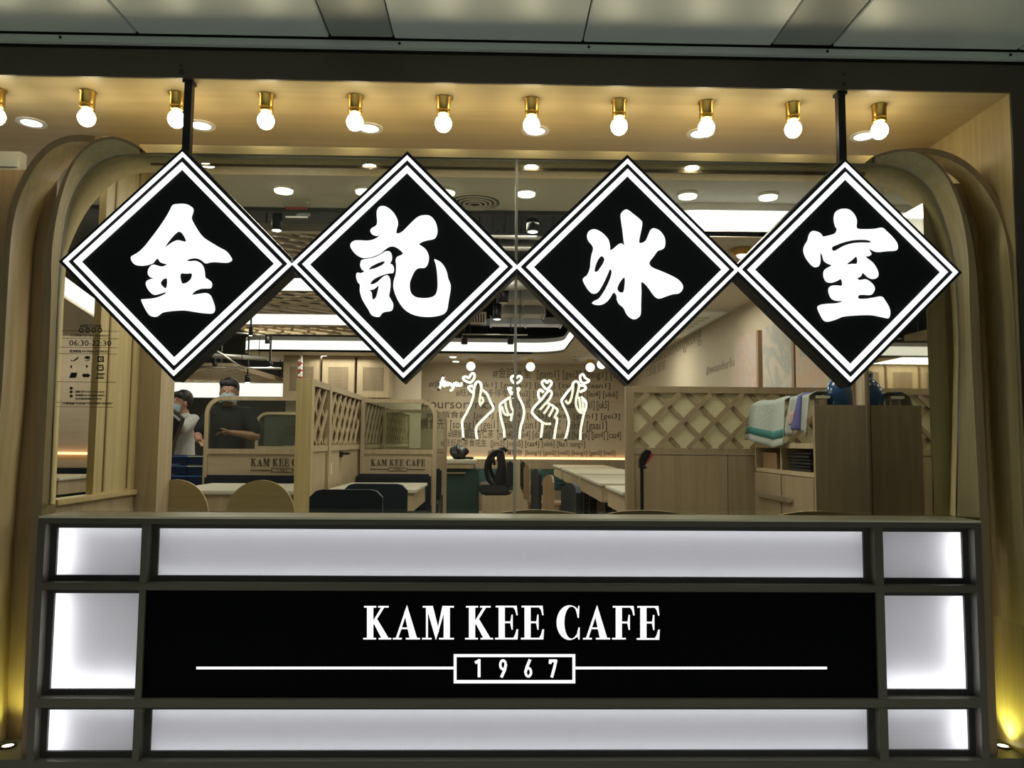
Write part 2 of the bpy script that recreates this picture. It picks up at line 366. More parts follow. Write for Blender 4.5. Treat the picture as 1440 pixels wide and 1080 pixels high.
# ---- arches: traced front edge, inward surface, front edge banding
def even(pts, n, it):
    """resample a 2D path at equal steps and smooth it"""
    pts = [Vector((q[0], q[1])) for q in pts]; L_ = [0]
    for i in range(1, len(pts)): L_.append(L_[-1]+(pts[i]-pts[i-1]).length)
    out_ = []; j = 0
    for k in range(n):
        s_ = L_[-1]*k/(n-1)
        while j < len(pts)-2 and L_[j+1] < s_: j += 1
        out_.append(pts[j].lerp(pts[j+1], min(1, (s_-L_[j])/max(1e-9, L_[j+1]-L_[j]))))
    for _ in range(it): out_ = [out_[0]] + [(out_[i-1]+2*out_[i]+out_[i+1])/4 for i in range(1, n-1)] + [out_[-1]]
    return out_
def arch(name, outer_px, Yf, Yb, th, label, mirror_center, glass=None, back=0):
    o = [PY(px, py, Yf) for px, py in outer_px]
    o = catmull([(p.x, p.z) for p in o], 8, False); o = even(o, 90, 10)
    # the front edge of some arches falls back towards the top
    n = len(o); inn = []; ys = []
    for i in range(n):
        y = Yf+back*max(0, min(1, (o[i].y-1.95)/.35)); ys.append(y); o[i] = Vector((CAM.x+(o[i].x-CAM.x)*(y+3.2)/(Yf+3.2), CAM.z+(o[i].y-CAM.z)*(y+3.2)/(Yf+3.2)))
    for i in range(n):
        t_ = (o[min(i+1, n-1)]-o[max(i-1, 0)]).normalized(); nn = Vector((-t_.y, t_.x))
        if (Vector((mirror_center, 1.2))-o[i]).dot(nn) < 0: nn = -nn
        k = max(0, min(1, (o[i].y-1.75)/.55)) if glass else 0
        inn.append(o[i]+nn*th*(1-.7*k))
    if glass:
        # partner points on the glass line at equal share of the length above the sill
        k0 = next(i for i in range(n) if inn[i].y > .80); L_ = [0]
        for i in range(k0+1, n): L_.append(L_[-1]+(inn[i]-inn[i-1]).length)
        gl_ = [Vector(q) for q in glass]; G_ = [0]
        for i in range(1, len(gl_)): G_.append(G_[-1]+(gl_[i]-gl_[i-1]).length)
        lo = [None]*n
        for i in range(n):
            s_ = G_[-1]*L_[max(0, i-k0)]/L_[-1] if i >= k0 else 0
            j = max(j_ for j_ in range(len(G_)) if G_[j_] <= s_+1e-9); j = min(j, len(G_)-2)
            u = (s_-G_[j])/(G_[j+1]-G_[j]); lo[i] = gl_[j].lerp(gl_[j+1], u)
    g = struct(bpy.data.objects.new(name, None), label); C.objects.link(g); g.location = (o[0].x, Yf, o[0].y); WL[g.name] = Vector(g.location)
    A = MB()
    V = lambda p, y: Vector((p.x, y, p.y))
    B = MB()
    for i in range(n-1):
        a, b, c, d = o[i], o[i+1], inn[i+1], inn[i]
        A.add([V(a, ys[i]), V(b, ys[i+1]), V(c, ys[i+1]), V(d, ys[i])], [(0, 1, 2, 3)])
        A.add([V(a, ys[i]), V(b, ys[i+1]), V(b, ys[i+1]+.012), V(a, ys[i]+.012)], [(0, 1, 2, 3)])
        B.add([V(a, ys[i]+.012), V(b, ys[i+1]+.012), V(b, Yb), V(a, Yb)], [(0, 1, 2, 3)], True)
        if glass and d.y > .80:
            B.add([V(d, ys[i]), V(c, ys[i+1]), V(lo[i+1], .199), V(lo[i], .199)], [(0, 1, 2, 3)], True)
            B.add([V(a, Yb), V(b, Yb), V(lo[i+1], .1995), V(lo[i], .1995)], [(0, 1, 2, 3)])
        else:
            B.add([V(d, ys[i]), V(c, ys[i+1]), V(c, Yb), V(d, Yb)], [(0, 1, 2, 3)], True)
            B.add([V(a, Yb), V(b, Yb), V(c, Yb), V(d, Yb)], [(0, 1, 2, 3)])
    A.build('front_edge', 'edge', g); B.build('arch_panel', 'arch_oak_lit', g)
    return g, inn
R2 = [(1404, 1075), (1391, 735), (1380, 520), (1375, 400), (1369, 345), (1359, 300), (1337, 248), (1305, 213), (1284, 206), (1262, 207), (1229, 219)]
L2 = [(29, 1075), (44, 735), (53, 560), (58, 430), (60, 370), (68, 318), (80, 274), (97, 230), (123, 198), (155, 187), (178, 192), (197, 207)]
# glass outline: traced corners
GR = [PY(px, py, .2) for px, py in [(1350.5, 500), (1348, 430), (1344, 385), (1338, 345), (1329, 312), (1313, 273), (1294, 249), (1276, 238), (1255, 232), (1229, 230)]]
GL = [PY(px, py, .2) for px, py in [(81, 420), (84, 373), (90, 322), (96, 292), (106, 266), (122, 241), (139, 226), (158, 218), (176, 216), (200, 218)]]
ZT = 2.388
GR = [(2.05, .796)] + [(p.x, p.y) for p in even(catmull([(p.x, p.z) for p in GR], 6, False), 40, 4)]
GL = [(-1.925, .796)] + [(p.x, p.y) for p in even(catmull([(p.x, p.z) for p in GL], 6, False), 40, 4)]
GR = [(x, min(z, ZT)) for x, z in GR]; GL = [(x, min(z, ZT)) for x, z in GL]
R1 = [(1467, 1075), (1449, 735), (1441, 560), (1434, 420), (1423, 322), (1400, 270), (1367, 230), (1330, 210), (1302, 206), (1275, 207), (1250, 213)]
L1 = [(-38, 1075), (-24, 735), (-8, 560), (1, 400), (7, 318), (17, 275), (36, 237), (60, 204), (90, 188), (116, 187), (134, 191)]
arch('trim_3', R2, .10, .20, .04, 'inner pale oak arch, right side', 0, GR)
arch('trim_4', L2, .10, .20, .04, 'inner pale oak arch, left side', 0, GL)
arch('trim_5', [PY and (px, py) for px, py in R1], .03, .25, .03, 'outer pale oak arch, right side', 0, None, .12)
arch('trim_6', L1, .12, .285, .03, 'outer pale oak arch, left side', 0)
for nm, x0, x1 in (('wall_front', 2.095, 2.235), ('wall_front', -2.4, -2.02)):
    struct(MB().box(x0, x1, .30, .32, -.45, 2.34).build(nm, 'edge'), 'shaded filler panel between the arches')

# ---- window: frame tunnel behind glass, header, panes, joint, sill
win = struct(bpy.data.objects.new('window_1', None), 'large cafe window with rounded top corners'); C.objects.link(win); win.location = (.09, .2, .79); WL[win.name] = Vector(win.location)
inn = GL + GR[::-1]
out = []
for i in range(len(inn)):
    q0, q1 = Vector(inn[max(i-1, 0)]), Vector(inn[min(i+1, len(inn)-1)]); t_ = (q1-q0).normalized() if (q1-q0).length > 1e-6 else Vector((1, 0))
    out.append((inn[i][0]-t_.y*.036, inn[i][1]+t_.x*.036))
T = MB()
dep = lambda z: .25 + .19*max(0, min(1, (z-1.95)/(ZT-1.95)))
for i in range(len(inn)-1):
    a, b = inn[i], inn[i+1]; c, d = out[i+1], out[i]
    T.add([(a[0], .2, a[1]), (b[0], .2, b[1]), (b[0], dep(b[1]), b[1]), (a[0], dep(a[1]), a[1])], [(0, 1, 2, 3)], True)
    for fy in (lambda z: .2, dep): T.add([(a[0], fy(a[1]), a[1]), (b[0], fy(b[1]), b[1]), (c[0], fy(b[1]), c[1]), (d[0], fy(a[1]), d[1])], [(0, 1, 2, 3)])
    T.add([(d[0], .2, d[1]), (c[0], .2, c[1]), (c[0], dep(b[1]), c[1]), (d[0], dep(a[1]), d[1])], [(0, 1, 2, 3)], True)
T.build('window_frame', 'arch_oak_lit', win)
MB().box(-1.60, 1.73, .186, .215, 2.387, 2.425).build('header', 'oak_x', win)
MB().box(-1.6, 1.73, .30, .31, 2.372, 2.387).build('header_bead', 'edge', win)
XM = PY(725, 470, .2).x
def pane(x0, x1, left):
    pts = [(x, z) for x, z in inn if (x <= XM if left else x >= XM)]
    pts = (pts + [(XM-.002, ZT), (XM-.002, .796)]) if left else ([(XM+.002, .796), (XM+.002, ZT)] + pts)
    MB().prism([(x, .2, z) for x, z in pts], (0, .01, 0)).build('glass_pane', 'glass', win)
pane(0, 0, True); pane(0, 0, False)
MB().box(XM-.006, XM+.006, .197, .214, .796, ZT).build('joint_strip', M['clear'] if False else plain('silicone_joint', (.75, .70, .58), .35), win)
MB().tube([(x, .204, z) for x, z in inn], .004, 6).build('glass_bead', 'steel', win)
MB().box(-1.85, 2.03, .0, .21, .7875, .796).build('sill', 'sill', win)
# small recessed lamps in the header underside
for i, px in enumerate((292, 520, 747, 973)):
    p = PZ(px, 232 + i*1.5, ZT-.004); MB().lathe((p.x, p.y, ZT-.001), [(.031, 0), (.031, -.006), (.024, -.007)], 20).build('header_lamp', 'downlight', win)

# ---- interior shell
dY = lambda d: d-3.2
YB = dY(13.0)
struct(MB().box(-9, 3, .44, 14, 3.4, 3.45).build('ceiling', 'dark_void'), 'open black services ceiling of the cafe')
gc = struct(MB().box(-4.6, 2.5, 1.1005, dY(5.02), 2.645, 2.70).build('ceiling', 'grey_ceiling'), 'grey dropped ceiling behind the window')
MB().box(-4.6, 1.02, dY(5.02), dY(5.06), 2.62, 2.74).build('edge_strip', 'dark_void', gc)
wb = struct(MB().box(-1.45, 2.6, YB, YB+.1, 0, 2.6).build('wall_back', 'wall_int'), 'cafe end wall lettered with hashtags')
struct(MB().box(2.375, 2.45, dY(4.12), YB, 0, 2.6).build('wall_right', 'wall_side'), 'cream side wall with art boards')
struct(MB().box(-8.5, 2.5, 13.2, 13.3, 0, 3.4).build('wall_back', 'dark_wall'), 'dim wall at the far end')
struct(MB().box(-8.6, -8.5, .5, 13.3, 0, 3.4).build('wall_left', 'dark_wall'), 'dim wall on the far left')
# lowered soffits with cove bands
def soffit(poly, z, label):
    pts = [Vector((x, y, z)) for x, y in poly]
    return struct(MB().prism(pts, (0, 0, .03)).build('ceiling_soffit', 'soffit_white'), label)
yb = dY(11.5)
corner = [(1.0-.45+.45*math.cos(a), yb-.45+.45*math.sin(a)) for a in [PI/2-PI/2*k/8 for k in range(9)]]
nearc = [(1.30-.30*math.cos(a), dY(4.8)+.3-.3*math.sin(a)) for a in [PI/2*k/8 for k in range(9)]]
leftc = [(-3.55-.25*math.sin(a), yb+.25-.25*math.cos(a)) for a in [PI/2-PI/2*k/6 for k in range(7)]]
edge = leftc + corner + nearc + [(2.374, dY(4.8))]
sf = soffit(leftc + corner + nearc + [(2.374, dY(4.8)), (2.374, YB), (-3.8, YB)], 2.43, 'cream lowered soffit round the open ceiling')
def band(name, path, z0, z1, mat, parent, off=0):
    B = MB()
    for (a, b) in zip(path[:-1], path[1:]): B.add([(a[0], a[1], z0), (b[0], b[1], z0), (b[0], b[1], z1), (a[0], a[1], z1)], [(0, 1, 2, 3)], True)
    return B.build(name, mat, parent)
band('cove_lip', edge, 2.425, 2.462, 'soffit_white', sf)
cin = [(x, y+.03) if i < 7 or y < dY(5.1) else (x+.03*(0 if abs(y-yb) < .3 else 1), y+.03*(1 if abs(y-yb) < .3 else 0)) for i, (x, y) in enumerate(edge)]
band('cove_fascia', edge, 2.462, 2.60, 'cove', sf)  # white fascia made to glow, no strips are built to light it
band('cove_wall', edge, 2.60, 2.66, 'white', sf)

# ---- left side wall of the vestibule: opening, rail, posts
wl = struct(MB().box(-1.985, -1.95, dY(3.81), dY(4.24), .841, 2.63).build('wall_left', 'oak'), 'oak side wall with an opening to the next booth')
q0, q1 = PX(83, 703, -1.95), PX(143, 694, -1.95)
MB().box(-1.985, -1.95, .275, dY(4.24), 0, .81).build('dado', 'int_wood', wl)
MB().box(-2.0, -1.93, .275, dY(4.24), .812, .84, .004).build('rail', 'oak_x', wl)
for px in (148, 181):
    q = PX(px, 600, -1.95); MB().box(-1.953, -1.944, q.y-.006, q.y+.006, .85, 2.6).build('groove', 'edge', wl)
struct(MB().box(-1.985, -1.83, dY(4.24), dY(4.42), 0, 2.63).build('wall_left', 'int_wood'), 'oak end post of the side wall')
# ---- right mirror pier
wr = struct(MB().box(2.005, 2.09, .295, dY(4.10), 0, 2.40).build('wall_right', 'oak'), 'pier faced with a dim mirror')
tag(MB().box(1.998, 2.005, .295, dY(4.09), .3, 2.40).build('wall_mirror', 'mirror'), 'dim floor to ceiling mirror at the right end of the window', 'mirror')
MB().box(1.985, 2.02, dY(4.085), dY(4.12), 0, 2.40).build('corner_bead', 'int_wood', wr)

# ================================================================== LIGHT BOX COUNTER SIGN
XL, XA0, XA1, XB0, XB1, XR = -1.852, -1.434, -1.408, 1.579, 1.615, 2.031
Z0, Z1, Z2a, Z2b, Z3a, Z3b, Z4a, Z4b = .813, .765, .529, .500, .073, .036, -.172, -.21
LB = thing('lightbox_counter', 'backlit counter front with bronze grid frame and cafe name', 'sign', (.09, 0, -.45))
FR = MB()
for z1, z0 in ((.787, Z1), (Z2a, Z2b), (Z3a, Z3b), (Z4a, Z4b)):
    MB().box(XL, XR, 0, .045, z0, z1, .002).build('rail', 'bronze', LB)
for x0, x1 in ((XL, XL+.03), (XR-.03, XR)):
    MB().box(x0, x1, .0004, .045, Z4b, Z1).build('stile', 'bronze', LB)
for x0, x1 in ((XA0, XA1), (XB0, XB1)):
    for z1, z0 in ((Z1, Z2a), (Z2b, Z3a), (Z3b, Z4a)):
        MB().box(x0, x1, .0004, .045, z0, z1).build('mullion', 'bronze', LB)
MB().box(XL, XR, .06, .20, -.45, Z4b).box(XL, XR, .17, .20, Z4b, .77).box(XL, XL+.012, .045, .17, Z4b, .77).box(XR-.012, XR, .045, .17, Z4b, .77).build('casing', 'reveal', LB)
def light_panel(x0, x1, z0, z1, strips):
    r = .018
    # reveal round the panel
    rv = MB().ring([(x0, .045, z0), (x1, .045, z0), (x1, .045, z1), (x0, .045, z1)], [(x0+.022, .05, z0+.022), (x1-.022, .05, z0+.022), (x1-.022, .05, z1-.022), (x0+.022, .05, z1-.022)], (0, .012, 0))
    rv.build('reveal_frame', 'reveal', LB)
    p = MB().box(x0+.012, x1-.012, .0625, .0645, z0+.012, z1-.012).build('light_panel', 'diffuser', LB)
    # cell walls, emitting back board and LED strips
    MB().ring([(x0, .065, z0), (x1, .065, z0), (x1, .065, z1), (x0, .065, z1)], [(x0+.010, .065, z0+.010), (x1-.010, .065, z0+.010), (x1-.010, .065, z1-.010), (x0+.010, .065, z1-.010)], (0, .09, 0)).build('cell_wall', 'white', p)
    MB().box(x0+.01, x1-.01, .150, .154, z0+.01, z1-.01).build('led_board', 'led_board', p)
    for s, w in strips:
        q, y_ = (.055, .115) if w == 'led' else (.014, .092)
        if s == 'l': MB().box(x0+.018, x0+.018+q, y_, y_+.006, z0+.02, z1-.02).build('led_strip', w, p)
        if s == 'r': MB().box(x1-.018-q, x1-.018, y_, y_+.006, z0+.02, z1-.02).build('led_strip', w, p)
        if s == 'b': MB().box(x0+.02, x1-.02, y_+.007, y_+.013, z0+.018, z0+.018+q*.8).build('led_strip', w, p)
        if s == 't': MB().box(x0+.02, x1-.02, y_+.007, y_+.013, z1-.018-q, z1-.018).build('led_strip', w, p)
SOFT = emit('led_strip_soft', (.93, .95, 1), 4.5)
STR = 'led'
light_panel(XL+.03, XA0, Z2a, Z1, [('l', STR), ('t', SOFT)])
light_panel(XA1, XB0, Z2a, Z1, [('t', SOFT), ('b', SOFT)])
light_panel(XB1, XR-.03, Z2a, Z1, [('r', STR)])
light_panel(XL+.03, XA0, Z3a, Z2b, [('l', STR), ('b', STR)])
light_panel(XB1, XR-.03, Z3a, Z2b, [('r', STR), ('b', STR)])
light_panel(XL+.03, XA0, Z4a, Z3b, [('l', STR), ('t', SOFT)])
light_panel(XA1, XB0, Z4a, Z3b, [('t', SOFT), ('b', SOFT)])
light_panel(XB1, XR-.03, Z4a, Z3b, [('r', STR), ('t', SOFT)])
NP = MB().box(XA1, XB0, .014, .03, Z3a, Z2b).build('name_panel', 'black', LB, label='glossy black name board reading KAM KEE CAFE 1967')
def zl(px0, py0, sc):
    return lambda pts: [PY(px0+x/sc, py0+y/sc, .012) for x, y in pts]
Q5, Q6 = zl(500, 840, 6.545), zl(720, 840, 6.545)
def rect(x0, y0, x1, y1): return [(x0, y0), (x1, y0), (x1, y1), (x0, y1)]
gK = [rect(78, 80, 190, 95), rect(105, 80, 163, 388), rect(70, 374, 188, 388), rect(208, 80, 305, 95), [(238, 90), (266, 90), (178, 232), (160, 258), (160, 218)], [(165, 236), (192, 190), (306, 380), (240, 380)], rect(212, 374, 328, 388)]
gA = [[(448, 140), (473, 72), (567, 380), (498, 380)], [(473, 72), (468, 150), (392, 380), (368, 380)], rect(415, 278, 485, 293), rect(343, 374, 425, 388), rect(462, 374, 592, 388)]
gM = [rect(618, 80, 712, 95), rect(648, 85, 666, 385), rect(612, 374, 700, 388), [(650, 82), (712, 82), (768, 310), (738, 388)], [(734, 388), (742, 388), (826, 100), (808, 82), (799, 82)], rect(811, 80, 868, 388), rect(800, 80, 905, 95), rect(768, 374, 905, 388)]
gE = [rect(88, 78, 282, 93), rect(115, 78, 172, 388), [(240, 84), (282, 78), (291, 165), (279, 165), (266, 115)], [(172, 222), (224, 222), (233, 160), (245, 160), (245, 298), (234, 298), (222, 238), (172, 238)], rect(82, 373, 288, 388), [(245, 382), (266, 345), (280, 295), (295, 295), (289, 388)]]
gF = [rect(928, 80, 1120, 95), rect(955, 80, 1012, 388), [(1078, 86), (1120, 80), (1129, 167), (1117, 167), (1104, 117)], [(1012, 224), (1064, 224), (1073, 162), (1085, 162), (1085, 300), (1074, 300), (1062, 240), (1012, 240)], rect(922, 374, 1048, 388)]
co_ = [(530+120*math.cos(a), 233-160*math.sin(a)) for a in [math.radians(48+k*(264)/24) for k in range(25)]]
ci_ = [(548+66*math.cos(a), 233-148*math.sin(a)) for a in [math.radians(50+k*(260)/24) for k in range(25)]]
gC = [[co_[i], co_[i+1], ci_[i+1], ci_[i]] for i in range(24)] + [[(585, 108), (606, 118), (610, 80), (621, 80), (616, 189), (605, 189), (596, 150)], [(612, 278), (624, 278), (622, 388), (610, 388), (606, 362), (588, 372), (600, 330)]]
sh = lambda g, dx, dy=0: [[(x+dx, y+dy) for x, y in p] for p in g]
LET = [('K', Q5, gK), ('A', Q5, gA), ('M', Q5, gM), ('K', Q5, sh(gK, 938)), ('E', Q6, sh(gE, -238)), ('E', Q6, gE), ('C', Q6, gC), ('A', Q6, sh(gA, 311)), ('F', Q6, gF), ('E', Q6, sh(gE, 1066, 3))]
for ch, Q, g in LET:
    B = MB()
    for p in g: B.prism(Q(p), (0, .004, 0))
    B.build('letter', 'letter_white', NP)
def stroke(B, pts, w, Q):           # polyline of width w as joined quads with round joints
    for a, b in zip(pts[:-1], pts[1:]):
        a, b = Vector(a), Vector(b); d = (b-a).normalized(); n = Vector((-d.y, d.x))*w/2
        B.prism(Q([a+n-d*w*.3, b+n+d*w*.3, b-n+d*w*.3, a-n-d*w*.3]), (0, .004, 0))
def loop(cx, cy, rx, ry, n=14): return [(cx+rx*math.cos(2*PI*k/n), cy+ry*math.sin(2*PI*k/n)) for k in range(n+1)]
DIG = [(Q5, [[(1107, 600), (1136, 584)], [(1137, 578), (1137, 728)]]),
       (Q5, [loop(1357, 622, 25, 40), [(1382, 625), (1372, 670), (1345, 730)]]),
       (Q6, [loop(150, 690, 25, 38), [(125, 685), (138, 640), (163, 580)]]),
       (Q6, [[(350, 585), (405, 585)], [(404, 585), (392, 640), (368, 730)], [(352, 585), (352, 605)]])]
for Q, st in DIG:
    B = MB()
    for s_ in st: stroke(B, s_, 26 if len(s_) < 10 else 22, Q)
    B.build('digit', 'letter_white', NP)
q = lambda x, y: PY(x, y, .012)
BX = MB().ring([q(638, 920), q(809, 920), q(809, 961), q(638, 961)], [q(642, 924), q(805, 924), q(805, 956.5), q(642, 956.5)], (0, .004, 0)).build('number_box', 'letter_white', NP)
for a, b in (((276, 937.5), (638, 941)), ((809, 938), (1163, 942))):
    MB().prism([q(a[0], 937.7), q(b[0], 937.7), q(b[0], 941.3), q(a[0], 941.3)], (0, .004, 0)).build('rule_line', 'letter_white', NP)

# ================================================================== DIAMOND SIGNS
CH = {}
CH[0] = (160, 270, 5.684, [[(470,105),(510,95),(580,97),(628,125),(630,160),(618,205),(640,255),(680,320),(715,360),(760,392),(840,440),(895,470),(925,505),(942,540),(915,560),(880,563),(810,558),(770,560),(730,568),(705,550),(680,535),(650,527),(610,531),(577,545),(610,553),(650,550),(685,562),(710,590),(722,630),(728,680),(750,695),(778,720),(780,750),(765,768),(700,770),(650,788),(620,818),(640,820),(690,812),(740,808),(770,825),(790,870),(805,920),(800,955),(775,970),(700,965),(630,955),(560,945),(480,948),(420,955),(380,965),(345,992),(310,995),(280,980),(245,925),(220,870),(222,858),(260,855),(310,850),(360,838),(412,812),(412,797),(370,810),(320,820),(290,800),(265,765),(255,730),(265,710),(290,697),(316,690),(290,680),(272,655),(275,620),(295,590),(320,580),(350,588),(390,595),(425,578),(400,570),(370,560),(350,530),(330,540),(310,565),(270,580),(220,587),(170,580),(145,555),(135,525),(150,508),(190,485),(240,440),(300,365),(360,285),(420,195),(450,140)],
    [(402,445),(425,405),(470,350),(510,315),(540,325),(565,360),(577,395),(550,393),(515,385),(480,395),(440,420)], [(529,652),(575,650),(622,650),(618,690),(590,720),(555,732),(535,715)], [(370,725),(390,695),(423,690),(425,740),(415,770),(385,750)]])
CH[1] = (480, 280, 6.353, [[(345,65),(385,62),(430,85),(470,125),(498,175),(505,220),(495,260),(490,300),(515,305),(550,285),(590,245),(640,195),(690,155),(740,143),(790,148),(830,185),(852,235),(858,290),(845,335),(820,355),(770,365),(720,380),(693,403),(720,420),(755,450),(778,495),(780,545),(765,590),(740,612),(690,614),(655,640),(630,690),(612,740),(612,800),(625,840),(660,872),(710,883),(770,883),(820,870),(845,845),(858,800),(860,740),(855,660),(845,590),(830,540),(850,542),(890,565),(925,610),(945,660),(955,710),(975,760),(975,810),(965,870),(955,930),(945,985),(920,1020),(870,1040),(800,1050),(720,1048),(640,1030),(570,990),(520,930),(485,860),(465,790),(468,730),(485,670),(490,600),(485,545),(500,515),(550,488),(520,450),(480,425),(440,420),(400,440),(350,480),(290,508),(240,520),(190,522),(140,500),(100,460),(80,420),(88,390),(120,370),(170,368),(240,370),(300,355),(345,322),(310,325),(275,312),(258,285),(270,260),(310,235),(320,200),(315,140),(320,95)],
    [(185,542),(240,531),(300,518),(360,487),(400,465),(435,470),(450,500),(450,540),(435,570),(460,590),(468,620),(462,655),(430,660),(380,672),(330,690),(280,720),(257,757),(290,757),(330,733),(370,695),(410,680),(432,705),(438,760),(432,820),(425,860),(440,890),(462,935),(455,985),(430,1000),(390,1005),(360,1020),(340,1048),(300,1048),(265,1030),(240,985),(205,930),(180,880),(165,820),(165,765),(145,740),(132,690),(140,658),(175,660),(205,645),(180,625),(168,590),(172,560)],
    [(242,628),(265,600),(310,575),(360,555),(388,555),(375,580),(330,605),(285,622)], [(248,812),(290,802),(332,770),(325,820),(310,875),(290,895),(275,885),(268,830)]])
CH[2] = (800, 280, 6.353, [[(500,95),(530,97),(580,135),(630,175),(655,205),(652,250),(640,310),(628,385),(660,388),(690,365),(710,320),(730,275),(760,260),(810,280),(850,330),(862,380),(855,430),(830,448),(795,462),(760,510),(722,560),(725,590),(755,615),(830,645),(920,685),(985,725),(1018,770),(1015,810),(985,840),(930,848),(870,868),(820,885),(785,880),(750,845),(715,795),(680,755),(648,740),(648,830),(645,930),(643,1020),(625,1055),(590,1072),(555,1062),(520,1030),(500,990),(485,965),(450,935),(430,895),(428,862),(402,832),(370,880),(335,920),(290,942),(240,942),(208,928),(225,910),(265,890),(300,845),(335,785),(365,720),(383,660),(380,630),(365,628),(350,665),(325,720),(295,780),(265,825),(235,842),(200,835),(160,790),(128,730),(130,705),(165,675),(190,610),(195,550),(205,490),(218,440),(205,405),(175,370),(163,325),(180,285),(225,268),(275,285),(320,320),(355,365),(368,420),(370,455),(400,440),(440,405),(470,395),(495,412),(490,360),(480,270),(468,190),(465,130)],
    [(230,645),(240,590),(265,535),(295,505),(318,530),(310,565),(285,605),(255,645)], [(433,800),(455,745),(490,700),(502,707),(500,770),(488,828),(455,832)]])
CH[3] = (1110, 280, 6.353, [[(440,95),(490,85),(540,95),(585,140),(605,195),(605,260),(680,268),(760,265),(830,255),(870,285),(930,345),(965,395),(970,440),(950,458),(880,462),(800,470),(755,460),(715,438),(722,465),(735,490),(712,508),(680,506),(700,530),(750,570),(785,625),(798,675),(780,705),(740,710),(700,690),(660,655),(640,690),(608,707),(630,722),(680,715),(720,735),(755,770),(765,805),(745,845),(720,855),(660,852),(620,860),(620,888),(680,890),(750,880),(825,870),(860,910),(890,960),(903,1010),(895,1055),(880,1063),(820,1050),(740,1035),(650,1035),(560,1040),(480,1050),(420,1075),(350,1093),(310,1080),(280,1030),(255,970),(275,945),(340,935),(420,930),(480,912),(420,905),(380,885),(358,840),(355,800),(375,775),(420,770),(475,770),(468,712),(430,730),(380,745),(335,735),(312,695),(310,650),(330,620),(383,590),(350,575),(315,550),(302,510),(290,480),(278,490),(278,560),(262,600),(225,603),(190,575),(150,520),(130,460),(140,410),(165,370),(180,315),(205,285),(250,290),(285,310),(302,333),(350,325),(410,305),(430,265),(415,240),(402,180),(410,125)],
    [(383,430),(420,410),(500,380),(590,362),(680,360),(728,370),(725,388),(640,388),(560,395),(480,420),(410,460),(385,455)], [(517,580),(560,545),(605,510),(610,572),(560,578)]])
names = ['first diamond sign from the left, white character for gold on black', 'second diamond sign from the left, white character for record on black',
         'third diamond sign from the left, white character for ice on black', 'fourth diamond sign from the left, white character for room on black']
CX = [-1.322, -.381, .553, 1.487]; ZC = 1.842; YF = -.02
def dia(cx, h, y, cl=True, idx=0):
    return [Vector((cx+h, y, ZC)), Vector((cx, y, ZC+h)), Vector((cx-h, y, ZC)), Vector((cx, y, ZC-h))]
for i in range(4):
    cx = CX[i]; H = .492
    sg = thing('diamond_sign', names[i], 'sign', (cx, YF, ZC-H), 'hanging diamond signs of the shop name')
    lx = cx-H if i == 0 else cx-.4655; rx = cx+H if i == 3 else cx+.4655
    oct_ = []
    k = H-.4655
    if i == 3: oct_ += [(rx, ZC)]
    else: oct_ += [(rx, ZC-k), (rx, ZC+k)]
    oct_ += [(cx, ZC+H)]
    if i == 0: oct_ += [(lx, ZC)]
    else: oct_ += [(lx, ZC+k), (lx, ZC-k)]
    oct_ += [(cx, ZC-H)]
    MB().prism([(x, YF+.003, z) for x, z in oct_], (0, .10, 0)).build('sign_box', 'black_sign', sg)
    for a, b in ((.4722, .4525), (.4285, .3965)):
        MB().ring(dia(cx, a, YF-.004), dia(cx, b, YF-.004), (0, .008, 0)).build('border_line', 'sign_white', sg)
    x0, y0, sc, loops = CH[i]
    lp = []
    for l in loops:
        p3 = [PY(x0+x/sc, y0+y/sc, YF-.004) for x, y in l]
        lp.append([(v.x, v.y) for v in catmull([(p.x, p.z) for p in p3], 3)])
    me = fill2d(lp, .008)
    MB().raw(me, Matrix.Translation((0, YF, 0)) @ Matrix.Rotation(PI/2, 4, 'X'), False).build('character', 'sign_white', sg)
    if i in (0, 3):
        xr = PY(265 if i == 0 else 1182, 160, .035).x
        MB().box(xr-.016, xr+.016, .02, .052, ZC+H-.045, 2.645).build('hanger_rod', 'black_metal', sg)
        MB().box(xr-.022, xr+.022, .0125, .0595, 2.632, 2.6449).build('rod_plate', 'black_metal', sg)

# ================================================================== BULBS AND DOWNLIGHTS IN THE SOFFIT
ORD = ['first', 'second', 'third', 'fourth', 'fifth', 'sixth', 'seventh', 'eighth', 'ninth', 'tenth', 'eleventh']
bl = thing('ceiling_bulb', 'brass bulb holder, first from the left, under the soffit', 'lamp', (-2.2145, .15, 2.645), 'brass bulb lamps in a row under the soffit')
MB().lathe((-2.2145, .15, 2.645), [(.036, 0), (.036, -.005), (.031, -.006), (.031, -.055), (.030, -.056), (.030, -.060), (.031, -.061), (.031, -.078), (.026, -.079)], 24).build('socket', 'brass', bl)
MB().lathe((-2.2145, .15, 2.645-.079), [(.013, .0), (.02, -.006), (.030, -.016), (.0365, -.032), (.037, -.043), (.033, -.057), (.024, -.069), (.012, -.076), (.002, -.078)], 24).build('bulb', 'bulb', bl)
for i in range(1, 11): dup(bl, (-2.2145+.3943*i, .15, 2.645), 0, 'brass bulb holder, %s from the left, under the soffit' % ORD[i])
dl = thing('downlight', 'round recessed downlight, first from the left behind the bulbs', 'lamp', (-2.27, .492, 2.645), 'recessed downlights in the soffit')
MB().ring([(-2.27+.068*math.cos(2*PI*k/24), .492+.068*math.sin(2*PI*k/24), 2.645) for k in range(24)], [(-2.27+.046*math.cos(2*PI*k/24), .492+.046*math.sin(2*PI*k/24), 2.645) for k in range(24)], (0, 0, -.006)).build('trim_ring', 'white', dl)
MB().lathe((-2.27, .492, 2.6445), [(.046, 0), (.046, -.003), (.02, -.004)], 20).build('lens', 'downlight', dl)
